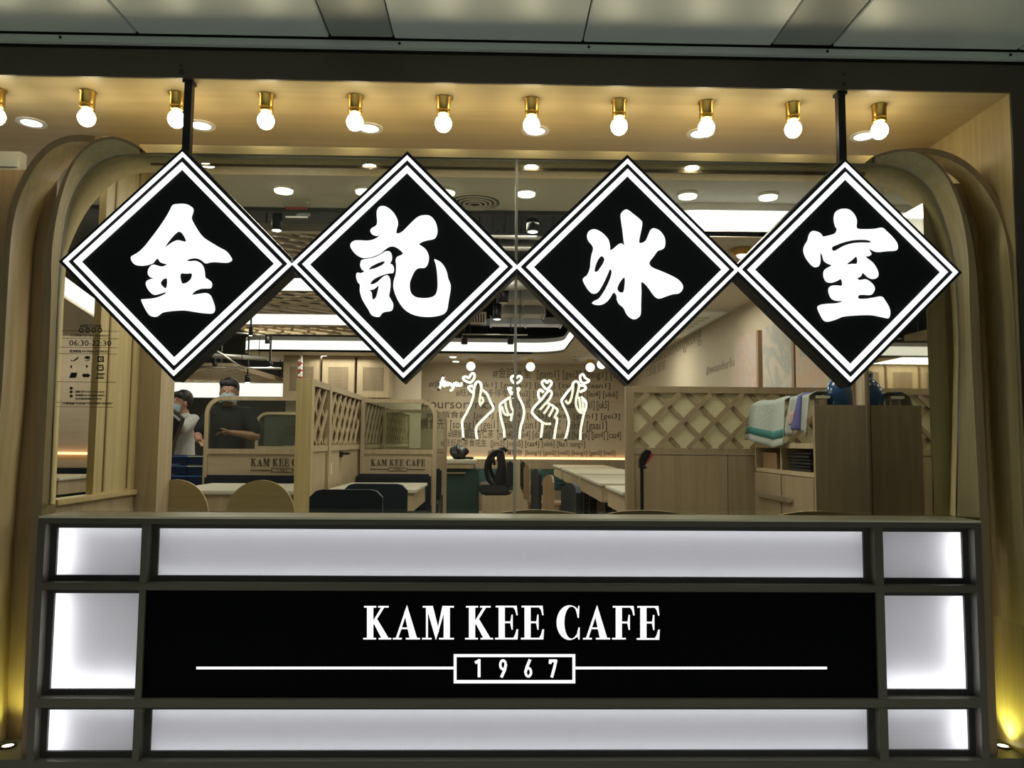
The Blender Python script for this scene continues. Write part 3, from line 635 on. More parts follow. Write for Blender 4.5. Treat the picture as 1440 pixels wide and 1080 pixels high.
for i in range(1, 6): lamp('SPOT', (-2.27+.819*i, .492, 2.632), 28, (1, .93, .78), .04, (0, 0, 0), 110)
for i in range(1, 6): dup(dl, (-2.27+.819*i, .492, 2.645), 0, 'round recessed downlight, %s from the left behind the bulbs' % ORD[i])
# ground uplights on ledges between the arches
for nm, x0, x1, px in (('left', -2.6, -1.86, 11), ('right', 2.05, 2.55, 1410)):
    struct(MB().box(x0, x1, .055, .27, -.45, -.185).build('trim_7' if nm == 'left' else 'trim_8', 'bronze'), 'low ledge at the %s end of the counter' % nm)
    p = PZ(px, 1050, -.185)
    u = thing('uplight', 'small round uplight set in the low ledge, %s end' % nm, 'lamp', (p.x, p.y, -.185), 'uplights in the end ledges')
    MB().ring([(p.x+.034*math.cos(2*PI*k/20), p.y+.034*math.sin(2*PI*k/20), -.185) for k in range(20)], [(p.x+.022*math.cos(2*PI*k/20), p.y+.022*math.sin(2*PI*k/20), -.185) for k in range(20)], (0, 0, .006)).build('trim_ring', 'black_metal', u)
    MB().lathe((p.x, p.y, -.185), [(.022, 0), (.022, .003), (.01, .004)], 16).build('lens', 'uplight', u)
    lamp('SPOT', (p.x, p.y, -.16), 4.5, (.9, .95, .22), .02, (PI, 0, 0), 120)

# ================================================================== CAFE INTERIOR
# ---- grey ceiling lamps, diffuser, exit plate
pts = [(168, 260), (284, 262), (399, 263.5), (513, 265), (627, 267), (740, 271), (854, 272), (967, 273), (1080, 274)]
P0 = PZ(399, 263.5, 2.645)
gl = None
for i, px in enumerate((168, 284, 399, 513, 627, 740, 854, 967, 1080)):
    p = PZ(px, 261+.0135*(px-168), 2.645)
    lab = 'glowing disc lamp on the grey ceiling behind the glass, %s from the left' % ORD[i]
    if gl is None:
        gl = thing('disc_lamp', lab, 'lamp', (p.x, p.y, 2.645), 'disc lamps on the grey cafe ceiling')
        MB().lathe((p.x, p.y, 2.645), [(.062, 0), (.062, -.012), (.058, -.016)], 24).build('rim', 'white', gl)
        MB().lathe((p.x, p.y, 2.6288), [(.057, 0), (.054, -.012), (.03, -.018)], 24).build('diffuser', 'green_light', gl)
    else: dup(gl, (p.x, p.y, 2.645), 0, lab)
p = PZ(668, 284, 2.645)
dv = thing('air_diffuser', 'round ringed air diffuser in the grey ceiling', 'vent', (p.x, p.y, 2.645))
for k, r in enumerate((.165, .132, .10, .07, .04)):
    c_ = [(p.x+r*math.cos(2*PI*j/32), p.y+r*math.sin(2*PI*j/32), 2.644-.004*k) for j in range(32)]
    MB().tube(c_, .007, 6, True).build('ring', 'grey_ceiling', dv)
MB().lathe((p.x, p.y, 2.6449), [(.16, 0), (.155, -.004)], 32).build('back_plate', 'black_metal', dv)
p = PZ(418, 283, 2.645)
ex = thing('exit_plate', 'small hanging plate with a worn red strip on the grey ceiling', 'sign', (p.x, p.y, 2.50))
MB().box(p.x-.085, p.x+.085, p.y-.004, p.y+.004, 2.545, 2.63).build('plate', 'clear', ex)
for k in range(7): MB().box(p.x-.07+.02*k, p.x-.055+.02*k, p.y-.007, p.y-.004, 2.59, 2.607).build('red_mark', 'sign_red', ex)
MB().box(p.x-.07, p.x+.07, p.y-.008, p.y+.008, 2.536, 2.545).build('lower_edge', 'white', ex)
for s in (-.07, .07): MB().box(p.x+s-.004, p.x+s+.004, p.y-.004, p.y+.004, 2.63, 2.645).build('hook', 'white', ex)

# ---- dark services: spots, ducts, grille, timber rafts
def spot(px, py, d, r, h, lab, lit=True, z=3.4):
    p = at(px, py, d)
    t_ = thing('track_spot', lab, 'lamp', (p.x, p.y, p.z), 'black spotlights under the open ceiling')
    MB().lathe((p.x, p.y, p.z), [(r*.9, .0), (r, .004), (r, h), (r*.6, h+.01)], 18).build('barrel', 'black_metal', t_)
    MB().lathe((p.x, p.y, p.z), [(r*.8, .002), (r*.8, -.002), (r*.3, -.003)], 16).build('lens', 'downlight' if lit else 'white', t_)
    MB().box(p.x-.008, p.x+.008, p.y-.008, p.y+.008, p.z+h, z).build('stem', 'black_metal', t_)
spot(389, 324, 5.6, .04, .14, 'black cylinder spotlight above the gap between first and second signs')
spot(749, 326, 6.2, .05, .10, 'black cylinder spotlight right of the mullion, under the grey ceiling')
spot(699, 449, 8.2, .045, .16, 'black spotlight hanging by the striped grille')
spot(708, 426, 8.0, .055, .18, 'black unlit spotlight beside the silver duct', False)
spot(653, 484, 9.5, .04, .14, 'black spotlight at the cove band, left of the mullion', False)
spot(718, 484, 9.8, .04, .14, 'black spotlight at the cove band, just left of the mullion', False)
spot(352.5, 472, 8.365, .02, .09, 'lit black spotlight under the timber raft, leftmost of the pair')
spot(376, 484, 9.6, .03, .09, 'lit black spotlight against the cove end')
spot(302, 516, 10, .03, .07, 'lit black spotlight over the hair of the man, far left')
spot(380, 516, 10, .03, .07, 'lit black spotlight left of the louvred cupboards')
spot(348, 538, 9.9, .035, .09, 'lit black spotlight over the bright far band')
def duct(px0, px1, py0, py1, d, dep, lab):
    a, b = at(px0, py1, d), at(px1, py0, d)
    t_ = thing('duct', lab, 'duct', ((a.x+b.x)/2, a.y, a.z))
    MB().box(a.x, b.x, a.y, a.y+dep, a.z, b.z, .01).build('duct_body', 'duct', t_)
    n = max(2, int((b.x-a.x)/.35))
    for k in range(n+1):
        x = a.x+(b.x-a.x)*k/n
        MB().box(x-.012, x+.012, a.y-.012, a.y+dep+.012, a.z-.012, b.z+.012).build('flange', 'duct', t_)
    for x in (a.x+.05, b.x-.05): MB().box(x-.006, x+.006, a.y+dep/2-.006, a.y+dep/2+.006, b.z+.012, 3.4).build('hanger', 'black_metal', t_)
duct(708, 766, 405, 421, 8.6, .35, 'silver duct high behind the mullion')
duct(705, 766, 426, 441, 9.2, .35, 'silver duct, lower of the two behind the mullion')
duct(690, 790, 446, 455, 10.2, .3, 'slim duct over the cove band')
a = at(660, 456, 9.0); b = at(684, 439, 9.0)
g_ = thing('air_grille', 'cream striped air grille between second and third signs', 'vent', ((a.x+b.x)/2, a.y, a.z))
MB().box(a.x, b.x, a.y, a.y+.12, a.z, b.z).build('grille_box', 'dark_void', g_)
MB().ring([(a.x, a.y, a.z), (b.x, a.y, a.z), (b.x, a.y, b.z), (a.x, a.y, b.z)], [(a.x+.02, a.y, a.z+.02), (b.x-.02, a.y, a.z+.02), (b.x-.02, a.y, b.z-.02), (a.x+.02, a.y, b.z-.02)], (0, -.01, 0)).build('grille_frame', 'wall_side', g_)
for k in range(6):
    x = a.x+.025+k*.030; MB().box(x, x+.014, a.y-.008, a.y-.001, a.z+.02, b.z-.02).build('slat', 'wall_side', g_)
for (x0, y0, d0, x1, y1, d1, r, lab) in [(300, 500, 9, 372, 504, 10, .03, 'pale service pipe left of the cove end, lower one'), (318, 466, 9.3, 372, 472, 9.5, .012, 'thin rail under the lower timber raft'),
        (300, 490, 9.0, 345, 520, 9.3, .012, 'thin slanting conduit above the man'), (650, 470, 8.1, 742, 471, 8.1, .008, 'thin lighting rail over the cove band behind the mullion'),
        (664, 403, 7.2, 742, 400, 7.2, .05, 'fat silver pipe under the joint of second and third signs'), (255, 516, 9.75, 395, 518, 9.75, .015, 'long thin rail above the head of the man'),
        (700, 345, 7, 790, 347, 7, .05, 'fat silver pipe above the joint of second and third signs, lower'), (680, 330, 6.6, 790, 334, 6.6, .03, 'silver pipe above the joint of second and third signs, upper')]:
    A_, B_ = at(x0, y0, d0), at(x1, y1, d1)
    t_ = thing('service_pipe', lab, 'pipe', A_, 'service pipes under the open ceiling')
    MB().tube([A_, (A_*.5+B_*.5), B_], r, 8).build('pipe', 'duct' if r > .02 else 'steel', t_)
    for u in (.12, .88):
        q = A_.lerp(B_, u); MB().tube([q, Vector((q.x, q.y, 3.4))], .004, 5).build('hanger', 'black_metal', t_)

def raft(x0, x1, y0, y1, z, lab, front=None, fz=.1, wide=.30):
    t_ = thing('timber_raft', lab, 'ceiling panel', ((x0+x1)/2, y0, z), 'hanging timber lattice rafts')
    for (a, b) in (((x0, y0), (x1, y0)), ((x0, y1), (x1, y1))): MB().box(a[0], b[0], a[1], a[1]+.04, z, z+.07).build('frame_rail', 'int_wood_x', t_)
    for x in (x0, x1-.04): MB().box(x, x+.04, y0+.04, y1, z, z+.07).build('frame_rail', 'int_wood', t_)
    w, h = x1-x0-.08, y1-y0-.04
    k = -int(h/wide)-1
    while x0+.04+k*wide < x1:
        for s in (1, -1):
            xa = x0+.04+k*wide; pa, pb = ((xa, y0+.04), (xa+h, y1)) if s == 1 else ((xa+h, y0+.04), (xa, y1))
            # clip to the frame
            def clip(pa, pb):
                t0, t1 = 0, 1; dx = pb[0]-pa[0]
                for lim, sg_ in ((x0+.04, 1), (x1-.04, -1)):
                    v0 = (pa[0]-lim)*sg_; v1 = (pb[0]-lim)*sg_
                    if v0 < 0 and v1 < 0: return None
                    if v0 < 0: t0 = max(t0, v0/(v0-v1))
                    if v1 < 0: t1 = min(t1, v0/(v0-v1))
                if t1-t0 < .08: return None
                f = lambda t: (pa[0]+dx*t, pa[1]+(pb[1]-pa[1])*t)
                return f(t0), f(t1)
            c_ = clip(pa, pb)
            if c_:
                zz = z+.02 if s == 1 else z+.045
                MB().bar((c_[0][0], c_[0][1], zz), (c_[1][0], c_[1][1], zz), .035, .024).build('lattice_slat', 'int_wood_x', t_)
        k += 1
    for x in (x0+.1, x1-.1): MB().box(x-.006, x+.006, y1-.1, y1-.088, z+.07, 3.4).build('hanger', 'black_metal', t_)
    if front: MB().box(x0, x1, y0-.03, y0-.001, z, z+fz).build('white_band', front, t_)  # front fascia, a glowing material gives two of the rafts their lit look
raft(-2.75, -1.1, dY(7.0), dY(8.3), 2.475, 'timber lattice raft with a bright front band, upper one left of second sign', 'cove', .11)
raft(-2.95, -1.0, dY(8.42), dY(9.2), 2.375, 'timber lattice raft with a bright front band, lower one left of second sign', 'cove', .11)
raft(-2.1, -1.25, dY(5.9), dY(6.7), 2.72, 'timber lattice raft between the tops of first and second signs', 'soffit_white', .06, .22)
raft(-5.2, -3.45, dY(10.2), dY(12.8), 2.05, 'timber lattice raft over the man, far back')
bd = thing('white_band', 'long bright white band behind the man at the far end', 'lamp', (-4.5, dY(13.2), 1.83))
MB().box(-6.2, -3.35, dY(13.2), dY(13.3), 1.83, 2.08).build('diffuser', 'cove_soft', bd)  # glowing white band hung on rods
for x in (-6.0, -4.7, -3.5): MB().box(x-.01, x+.01, dY(13.24), dY(13.26), 2.08, 3.4).build('hanger', 'black_metal', bd)
# white fascia seen through the side opening, made to glow as if lit
A_, B_ = at(78, 405, 5.6), at(175, 463, 8.0)
cv = MB()
for z0, z1, o in ((0, .17, 0), (.17, .30, .0)):
    pass
cv.prism([(A_.x, A_.y, A_.z), (B_.x, B_.y, A_.z), (B_.x+.0, B_.y+.001, A_.z+.13), (A_.x, A_.y+.001, A_.z+.13)], (-.05, .0, 0))
tag(cv.build('white_band', 'cove', loc=(A_.x, A_.y, A_.z)), 'slanting glowing cove fascia seen through the side opening', 'lamp')
struct(MB().prism([(A_.x-3, A_.y, A_.z-.01), (A_.x, A_.y, A_.z-.01), (B_.x, B_.y, A_.z-.01), (B_.x-3, B_.y, A_.z-.01)], (0, 0, -.02)).build('ceiling_soffit', 'soffit_white'), 'soffit of the side booth')

# ---- globe lamps, brass lamp, cassette, camera on the cream soffit
gp = None
for px, d, lab in ((662, 12.2, 'white globe lamp over the neon heart, leftmost on the end wall'), (746, 12.2, 'white globe lamp right of the mullion on the end wall'), (830, 12.2, 'white globe lamp over the fourth neon hand'), (846, 11.7, 'white globe lamp half hidden by the tip of the third sign')):
    p = at(px, 520, d)
    if gp is None:
        gp = thing('globe_lamp', lab, 'lamp', (p.x, p.y, 2.43), 'white globe lamps along the end wall')
        MB().lathe((p.x, p.y, 2.43), [(.06, 0), (.06, -.012), (.035, -.02), (.045, -.05), (.03, -.06)], 16).build('cap', 'brass', gp)
        MB().ball((p.x, p.y, 2.43-.125), .073).build('globe', 'globe', gp)
    else: dup(gp, (p.x, p.y, 2.43), 0, lab)
p = PZ(1043, 350, 2.43)
bt = thing('brass_ceiling_lamp', 'brass ringed ceiling lamp between third and fourth signs', 'lamp', (p.x, p.y, 2.43))
cc = lambda r, z: [(p.x+r*math.cos(2*PI*k/24), p.y+r*math.sin(2*PI*k/24), z) for k in range(24)]
MB().ring(cc(.072, 2.4299), cc(.055, 2.4299), (0, 0, -.03)).build('brass_ring', 'brass', bt)
MB().ring(cc(.055, 2.4299), cc(.04, 2.4299), (0, 0, -.045)).build('inner_ring', 'brass', bt)
MB().ball((p.x, p.y, 2.40), .038, 1, 1, 1.1).build('bulb', 'globe', bt)
ca = thing('air_cassette', 'square air conditioning cassette on the soffit above the mural', 'vent', (2.0, dY(8.4), 2.43))
MB().box(1.62, 2.30, dY(7.5), dY(9.4), 2.405, 2.4299, .005).build('fascia', 'white', ca)
for k in range(7): MB().box(1.72, 2.2, dY(7.8)+k*.2, dY(7.9)+k*.2, 2.398, 2.405).build('louvre', 'grey_ceiling', ca)
cs = thing('ceiling_vent', 'slim oval vent on the soffit over the end wall', 'vent', (at(705, 507, 12.4).x, dY(12.4), 2.43))
q_ = at(705, 507, 12.4)
MB().lathe((0, 0, 0), [(.24, 0), (.24, -.012), (.2, -.016)], 24).build('vent_plate', 'grey_ceiling', None).parent = None
bpy.data.objects['vent_plate'].parent = cs; bpy.data.objects['vent_plate'].scale = (1, .6, 1)
cm = thing('security_camera', 'grey dome security camera on the soffit beside the globes', 'camera', (at(810, 508, 11.9).x, dY(11.9), 2.43))
q_ = at(810, 508, 11.9)
MB().lathe((q_.x, q_.y, 2.43), [(.06, 0), (.06, -.03)], 18).build('base', 'white', cm)
MB().ball((q_.x, q_.y, 2.39), .055).build('dome', 'duct', cm)
for px, py, lab in ((637, 502, 'tiny recessed lamp on the soffit, nearer of two by the leftmost globe'), (641, 508.5, 'tiny recessed lamp on the soffit, farther of two by the leftmost globe'), (457, 501, 'tiny recessed lamp on the soffit above the louvred cupboards')):
    p = PZ(px, py, 2.43)
    tag(MB().lathe((p.x, p.y, 2.4299), [(.05, 0), (.05, -.006), (.03, -.008)], 18).build('recessed_lamp', 'downlight', loc=(p.x, p.y, 2.43)), lab, 'lamp')

# ---- end wall: lettering, glow strip, ledge, teal banquette
YT = YB-.004
LN = [('#金記冰室  [gam1] [gei3] [bing1] [sat1]', 693, 530, 11, 192), ('#識飲識食  [sik1] [gwaai3] [jan4] [zan1] [caan1]', 603, 543.5, 7.5, 256), ('#旺角好西多得嚟  [hou2] [sai1] [do1] [dak1] [lei4] [sik6]', 641, 556.5, 8.5, 228),
      ('#oursoryrice', 592, 574, 14, 104), ('西門大叔  [sai1] [mun4] [daai6] [suk1] [juk5]', 716, 573, 11, 140), ('#肚餓食飯  [jau4] [haan4] [nei5] [sik6] [gam1] [gei3]', 600, 586.5, 7.5, 272), ('#相機食先  [soeng1] [gei1] [sik6] [sin1]  人家  [sik6] [gaai1]', 573, 601.5, 12, 280),
      ('#綿綿蛋白杏仁茶  [min4] [min4] [daan6] [baak6] [hang6] [jan4] [caa4]', 630, 614.5, 9.5, 243), ('#旺旺奶茶食花生  [jim2] [naai5] [caa4] [sik6] [faa1 sang1]', 620, 626.5, 8, 202), ('#幫緊你幫緊你  [bong1] [gan2] [nei5] [bong1] [gan2] [nei5]', 686, 639, 6.5, 179)]
for body, px, py, h, w in LN:
    p = PY(px, py, YT); k = 13.0/F
    wall_text(body, Vector((p.x, YT, p.z)), h*k, 'lettering', 'text', wb, 'front', w*k if w else None)
struct(MB().box(-1.45, 2.374, YB-.05, YB-.001, .66, .82).build('trim_9', 'int_wood_d'), 'brown ledge under the lettering')
tag(MB().box(-1.45, 2.374, YB-.045, YB-.005, .822, .852).build('glow_strip', 'orange', loc=(.5, YB-.03, .82)), 'orange glowing light strip along the foot of the end wall', 'lamp')
bq = thing('banquette', 'long dark teal banquette under the lettered end wall', 'bench', (.5, YB-.4, 0))
for k in range(5):
    x0 = -1.4+k*.755
    MB().box(x0+.005, x0+.75, YB-.16, YB-.055, .44, .655, .02).build('back_cushion', 'teal', bq)
    MB().box(x0+.005, x0+.75, YB-.55, YB-.162, .34, .45, .02).build('seat_cushion', 'teal', bq)
MB().box(-1.4, 2.37, YB-.54, YB-.06, 0, .34).build('plinth', 'int_wood_d', bq)

# ---- neon hands and words fixed behind the glass
YN = .232; TN = .0054
def npx(zx, zy, x0, y0, sc): return PY(x0+zx/sc, y0+zy/sc, YN)
def neon(name, strokes, z, lab, back=None, hearts=()):
    pts0 = [npx(x, y, *z) for x, y in strokes[0]]; base = (pts0[0].x, .21, pts0[0].z)
    t_ = thing(name, lab, 'neon sign', base, 'neon finger heart hands behind the glass' if name == 'neon_hand' else None)
    B = MB()
    for s_ in strokes:
        B.tube(catmull([npx(x, y, *z) for x, y in s_], 3, False), TN, 6)
    B.build('neon_tube', 'neon', t_)
    for h in hearts:
        MB().tube(catmull([npx(x, y, *z) for x, y in h], 3, True), TN*.95, 6, True).build('neon_heart', 'neon', t_)
    if back:
        p3 = [npx(x, y, *z) for x, y in back]
        MB().prism([(p.x, .221, p.z) for p in p3], (0, .004, 0)).build('acrylic_back', 'acrylic', t_)
    MB().lathe((pts0[-1].x, .2101, pts0[-1].z), [(.007, 0), (.007, .016)], 10, 'Y').build('standoff', 'steel', t_)
    MB().lathe((pts0[0].x, .2101, pts0[0].z), [(.007, 0), (.007, .016)], 10, 'Y').build('standoff', 'steel', t_)
    return t_
za = (610, 500, 8.308)
neon('neon_hand', [[(348, 975), (340, 880), (335, 770), (380, 680), (430, 580), (465, 470), (470, 400), (490, 325), (520, 305), (550, 330), (553, 390), (545, 450), (535, 530), (545, 575), (572, 598)],
                   [(505, 975), (492, 900), (500, 830), (560, 760), (640, 680), (695, 620), (660, 540), (620, 450), (570, 405)], [(455, 355), (405, 365), (425, 410), (460, 430)], [(560, 480), (578, 530), (555, 560)]],
     za, 'glowing neon hand making a finger heart, first from the left', [(348, 975), (335, 770), (430, 580), (470, 400), (520, 305), (553, 390), (620, 450), (695, 620), (560, 760), (492, 870), (505, 975)], [[(420, 315), (360, 290), (342, 260), (375, 245), (410, 262), (430, 225), (460, 205), (478, 235), (460, 285)]])
zb = (690, 500, 8.308)
neon('neon_hand', [[(163, 975), (155, 860), (125, 740), (110, 640), (112, 575), (150, 540), (200, 505), (250, 480)], [(335, 975), (345, 850), (375, 750), (388, 650), (370, 570), (330, 490), (318, 430), (335, 385), (300, 395), (280, 430)],
                   [(130, 590), (150, 660), (175, 690), (205, 690), (180, 610), (172, 545)], [(205, 690), (240, 690), (270, 660), (240, 600), (228, 510)], [(250, 690), (235, 765)], [(255, 440), (215, 400), (210, 380), (250, 380)], [(215, 400), (245, 460), (268, 500)]],
     zb, 'glowing neon hand making a finger heart, second from the left at the mullion', [(163, 975), (110, 640), (112, 575), (250, 480), (300, 395), (335, 385), (330, 490), (388, 650), (345, 850), (335, 975)], [[(295, 325), (250, 300), (240, 255), (270, 238), (300, 260), (330, 238), (360, 255), (345, 295)]])
neon('neon_hand', [[(585, 975), (598, 890), (605, 785), (560, 750), (500, 690), (485, 650), (520, 590), (600, 510), (660, 430), (690, 410), (712, 440), (690, 500), (640, 560), (560, 650)],
                   [(740, 975), (755, 870), (775, 760), (765, 720)], [(605, 785), (650, 798), (705, 797)], [(655, 560), (690, 575), (620, 680)], [(690, 575), (735, 600), (680, 712)], [(735, 600), (780, 640), (745, 730), (775, 725)], [(575, 520), (555, 450), (575, 400), (620, 430)]],
     zb, 'glowing neon hand with a crossed thumb and finger, third from the left', [(585, 975), (605, 785), (485, 650), (600, 510), (690, 410), (712, 440), (660, 550), (780, 640), (775, 760), (740, 975)], [[(655, 395), (610, 350), (600, 310), (630, 290), (657, 318), (685, 292), (712, 315), (700, 350)]])
neon('neon_hand', [[(870, 985), (900, 880), (915, 760), (885, 660), (830, 540), (850, 490), (910, 410), (950, 370), (965, 320), (1000, 302), (1030, 330), (1025, 400), (1000, 500), (1000, 590), (1040, 660), (1090, 660), (1115, 590), (1105, 530), (1040, 470)],
                   [(1045, 985), (1050, 880), (1070, 760), (1090, 670)], [(965, 340), (955, 440), (930, 530), (900, 560), (875, 522)], [(1040, 350), (1100, 355), (1105, 395), (1040, 425)], [(1030, 480), (1045, 580), (1050, 650)], [(1070, 500), (1080, 590), (1075, 650)]],
     zb, 'glowing neon hand making a finger heart, fourth from the left', [(870, 985), (915, 760), (830, 540), (950, 370), (1000, 302), (1030, 330), (1040, 470), (1115, 590), (1090, 670), (1045, 985)], [[(1075, 320), (1050, 290), (1045, 240), (1080, 218), (1105, 262), (1150, 290), (1120, 315)]])
neon('neon_words', [[(60, 400), (85, 340), (100, 280), (122, 240)], [(70, 320), (130, 300), (110, 350), (140, 350), (150, 310), (165, 350), (185, 310)], [(200, 320), (205, 350), (235, 350), (240, 315), (230, 370), (205, 405), (190, 400)], [(240, 350), (262, 315), (280, 345), (258, 352)], [(285, 315), (290, 350), (320, 345), (322, 315)]],
     za, 'small glowing neon script reading for you')

# ---- lettering helper for the booths
def cafe_name(parent, x0, x1, zb_, zt, y):
    """KAM KEE CAFE and 1967 printed on a booth panel"""
    w = x1-x0; B = MB()
    def mp(zx, zy, six): return ((720-500)*6.545 + zx if six else zx) , zy
    for ch, Q, g in LET:
        for p in g:
            pts_ = []
            for x, yy in p:
                gx = x + (1440 if Q is Q6 else 0)
                pts_.append((x0+(gx-70)/(2805-70)*w, y, zb_+(388-yy)/310*(zt-zb_)))
            B.prism(pts_, (0, .002, 0))
    B.build('lettering', 'text_dark', parent)
    L = MB(); zc = zb_-(zt-zb_)*.55; h = (zt-zb_)
    L.box(x0+.0, x0+w*.33, y, y+.002, zc-.003, zc+.003).box(x0+w*.67, x1, y, y+.002, zc-.003, zc+.003)
    a0, a1 = x0+w*.33, x0+w*.67
    L.ring([(a0, y, zc-h*.28), (a1, y, zc-h*.28), (a1, y, zc+h*.28), (a0, y, zc+h*.28)], [(a0+.004, y, zc-h*.28+.004), (a1-.004, y, zc-h*.28+.004), (a1-.004, y, zc+h*.28-.004), (a0+.004, y, zc+h*.28-.004)], (0, .002, 0))
    L.build('number_frame', 'text_dark', parent)
    wall_text('1 9 6 7', Vector(((a0+a1)/2, y+.001, zc-h*.17)), h*.34, 'number', 'text_dark', parent, 'front', None, 'CENTER')

# ---- generic chair with an outlined, gently bent back
def chair(name, lab, loc, rotz, outline, zs, bmat, smat, group, bend=.5, w=.42, th=.014):
    """outline: (u, z_low, z_high) columns of the backrest"""
    t_ = thing(name, lab, 'chair', (0, 0, 0), group)
    B = MB(); n = len(outline); vs = []
    for u, z0, z1 in outline:
        y = bend*u*u*-1
        vs += [(u, y, z0), (u, y, z1), (u, y+th, z0), (u, y+th, z1)]
    fs = []
    for i in range(n-1):
        a, b = 4*i, 4*i+4
        fs += [(a, b, b+1, a+1), (a+2, a+3, b+3, b+2), (a+1, b+1, b+3, a+3), (a, a+2, b+2, b)]
    fs += [(0, 1, 3, 2), (4*n-4, 4*n-2, 4*n-1, 4*n-3)]
    B.add(vs, fs); B.build('backrest', bmat, t_)
    MB().box(-w/2, w/2, .02, .44, zs-.04, zs, .015).build('seat', smat, t_)
    for sx in (-1, 1):
        for y in (.05, .40):
            MB().bar((sx*(w/2-.03), y, zs-.04), (sx*(w/2+.0), y+(.03 if y > .2 else -.02), 0), .03, .03).build('leg', bmat, t_)
    MB().box(-.03, .03, .005, .05, zs-.03, outline[n//2][1]+.03).build('back_post', bmat, t_)
    t_.location = loc; t_.rotation_euler = (0, 0, rotz); WL[t_.name] = Vector(loc)
    return t_
dome = [(.195*math.cos(PI-PI*k/16), .50, .50+.16+.225*max(.0, math.sin(PI*k/16))**.85) for k in range(17)]
dome[0] = (-.195, .50, .63); dome[-1] = (.195, .50, .63)
c1 = chair('cafe_chair', 'domed plywood chair back in front of the booth table', (at(367, 700, 4.4).x, dY(4.4), 0), 0, dome, .45, 'chair_wood', 'chair_wood', 'domed plywood chairs', .3)
dup(c1, (at(246, 700, 4.4).x, dY(4.4), 0), 0, 'domed plywood chair back beside the oak end post')
rb = [(u, .50, .84 - (.04*(max(0, abs(u)-.14)/.06)**2)) for u in [-.2+.4*k/12 for k in range(13)]]
c2 = chair('dark_chair', 'navy padded chair at the right booth table, nearer one', (at(487, 700, 4.3).x, dY(4.3), 0), 0, rb, .46, 'navy', 'navy', 'navy padded chairs', .3, .44, .04)
dup(c2, (at(528, 700, 4.9).x, dY(4.9), 0), 0, 'navy padded chair half hidden behind the nearer navy chair')
low = [(u, .52, 0.745+.05*(1-(u/.245)**2)**.5 if abs(u) < .245 else .745) for u in [-.245+.49*k/16 for k in range(17)]]
c3 = chair('low_chair', 'low arched plywood chair back at the mullion, close to the sill', (at(755, 716, 3.62).x, dY(3.62), 0), 0, low, .44, 'chair_wood', 'chair_wood', 'low arched chairs along the window', .5, .46)
dup(c3, (at(906, 716, 3.62).x, dY(3.62), 0), 0, 'low arched plywood chair back in front of the lattice screen')
dup(c3, (at(1150, 716, 3.62).x, dY(3.62), 0), 0, 'low arched plywood chair back in front of the cabinet end')
sb = [(u, .46, .86-.045*(abs(u)/.22)**2.5) for u in [-.22+.44*k/12 for k in range(13)]]
c4_ = chair('wood_chair', 'brown plywood chair side on, nearest of the wooden ones by the tables', (.42, dY(5.9), 0), -PI/2+.10, sb, .45, 'walnut', 'walnut', 'plywood chairs beside the right tables', .35)
dup(c4_, (.37, dY(8.6), 0), -PI/2+.1, 'brown plywood chair side on, farthest one by the end wall')
c5 = chair('navy_chair', 'navy chair side on between the two brown chairs', (.39, dY(7.2), 0), -PI/2+.10, sb, .45, 'navy', 'navy', 'navy chairs beside the right tables', .35, .42, .03)
dup(c5, (.47, dY(4.75), 0), -PI/2+.12, 'navy chair side on, closest to the window')

# ---- tables
def table(lab, x0, x1, d0, d1, group, apron=.14, top=.75, rot=0):
    c = ((x0+x1)/2, dY((d0+d1)/2)); t_ = thing('cafe_table', lab, 'table', (c[0], c[1], 0), group)
    y0, y1 = dY(d0), dY(d1)
    MB().box(x0, x1, y0, y1, top-.028, top, .006).build('tabletop', 'top', t_)
    MB().box(x0+.02, x1-.02, y0+.02, y1-.02, top-.028-apron, top-.028).build('apron', 'int_wood', t_)
    for yy in (y0+.15, y1-.21): MB().box(c[0]-.05, c[0]+.05, yy, yy+.06, .03, top-.028-apron).build('leg', 'black_metal', t_)
    MB().box(c[0]-.25, c[0]+.25, y0+.12, y1-.12, 0, .03).build('foot', 'black_metal', t_)
    MB().box(x0+.04, x0+.30, y0+.016, y0+.022, top-.15, top-.05).build('drawer_front', 'int_wood_x', t_)
    return t_
G = 'long pale tables on the right'
table('pale long table, nearest of the right row, half behind the lattice screen', .93, 1.75, 5.62, 6.5, G)
table('pale long table, second from the window in the right row', .93, 1.75, 6.83, 8.6, G)
table('pale long table, third from the window in the right row', .93, 1.75, 8.85, 10.7, G)
table('pale long table, farthest of the right row at the end wall', .93, 1.75, 11.0, 12.4, G)
G = 'booth tables on the left'
table('pale booth table under the left booth screen', -2.35, -1.42, 5.53, 6.5, G, .12)
table('pale booth table under the right booth screen', -1.24, -.58, 5.77, 6.75, G, .13)
sbn = thing('side_bench', 'dark teal bench along the cream side wall', 'bench', (2.1, dY(8.5), 0))
MB().box(1.86, 2.374, dY(5.45), dY(12.3), .34, .45, .02).build('seat_cushion', 'teal', sbn)
MB().box(2.26, 2.374, dY(5.45), dY(12.3), .452, .80, .02).build('back_cushion', 'teal', sbn)
MB().box(1.90, 2.36, dY(5.5), dY(12.25), 0, .34).build('plinth', 'int_wood_d', sbn)

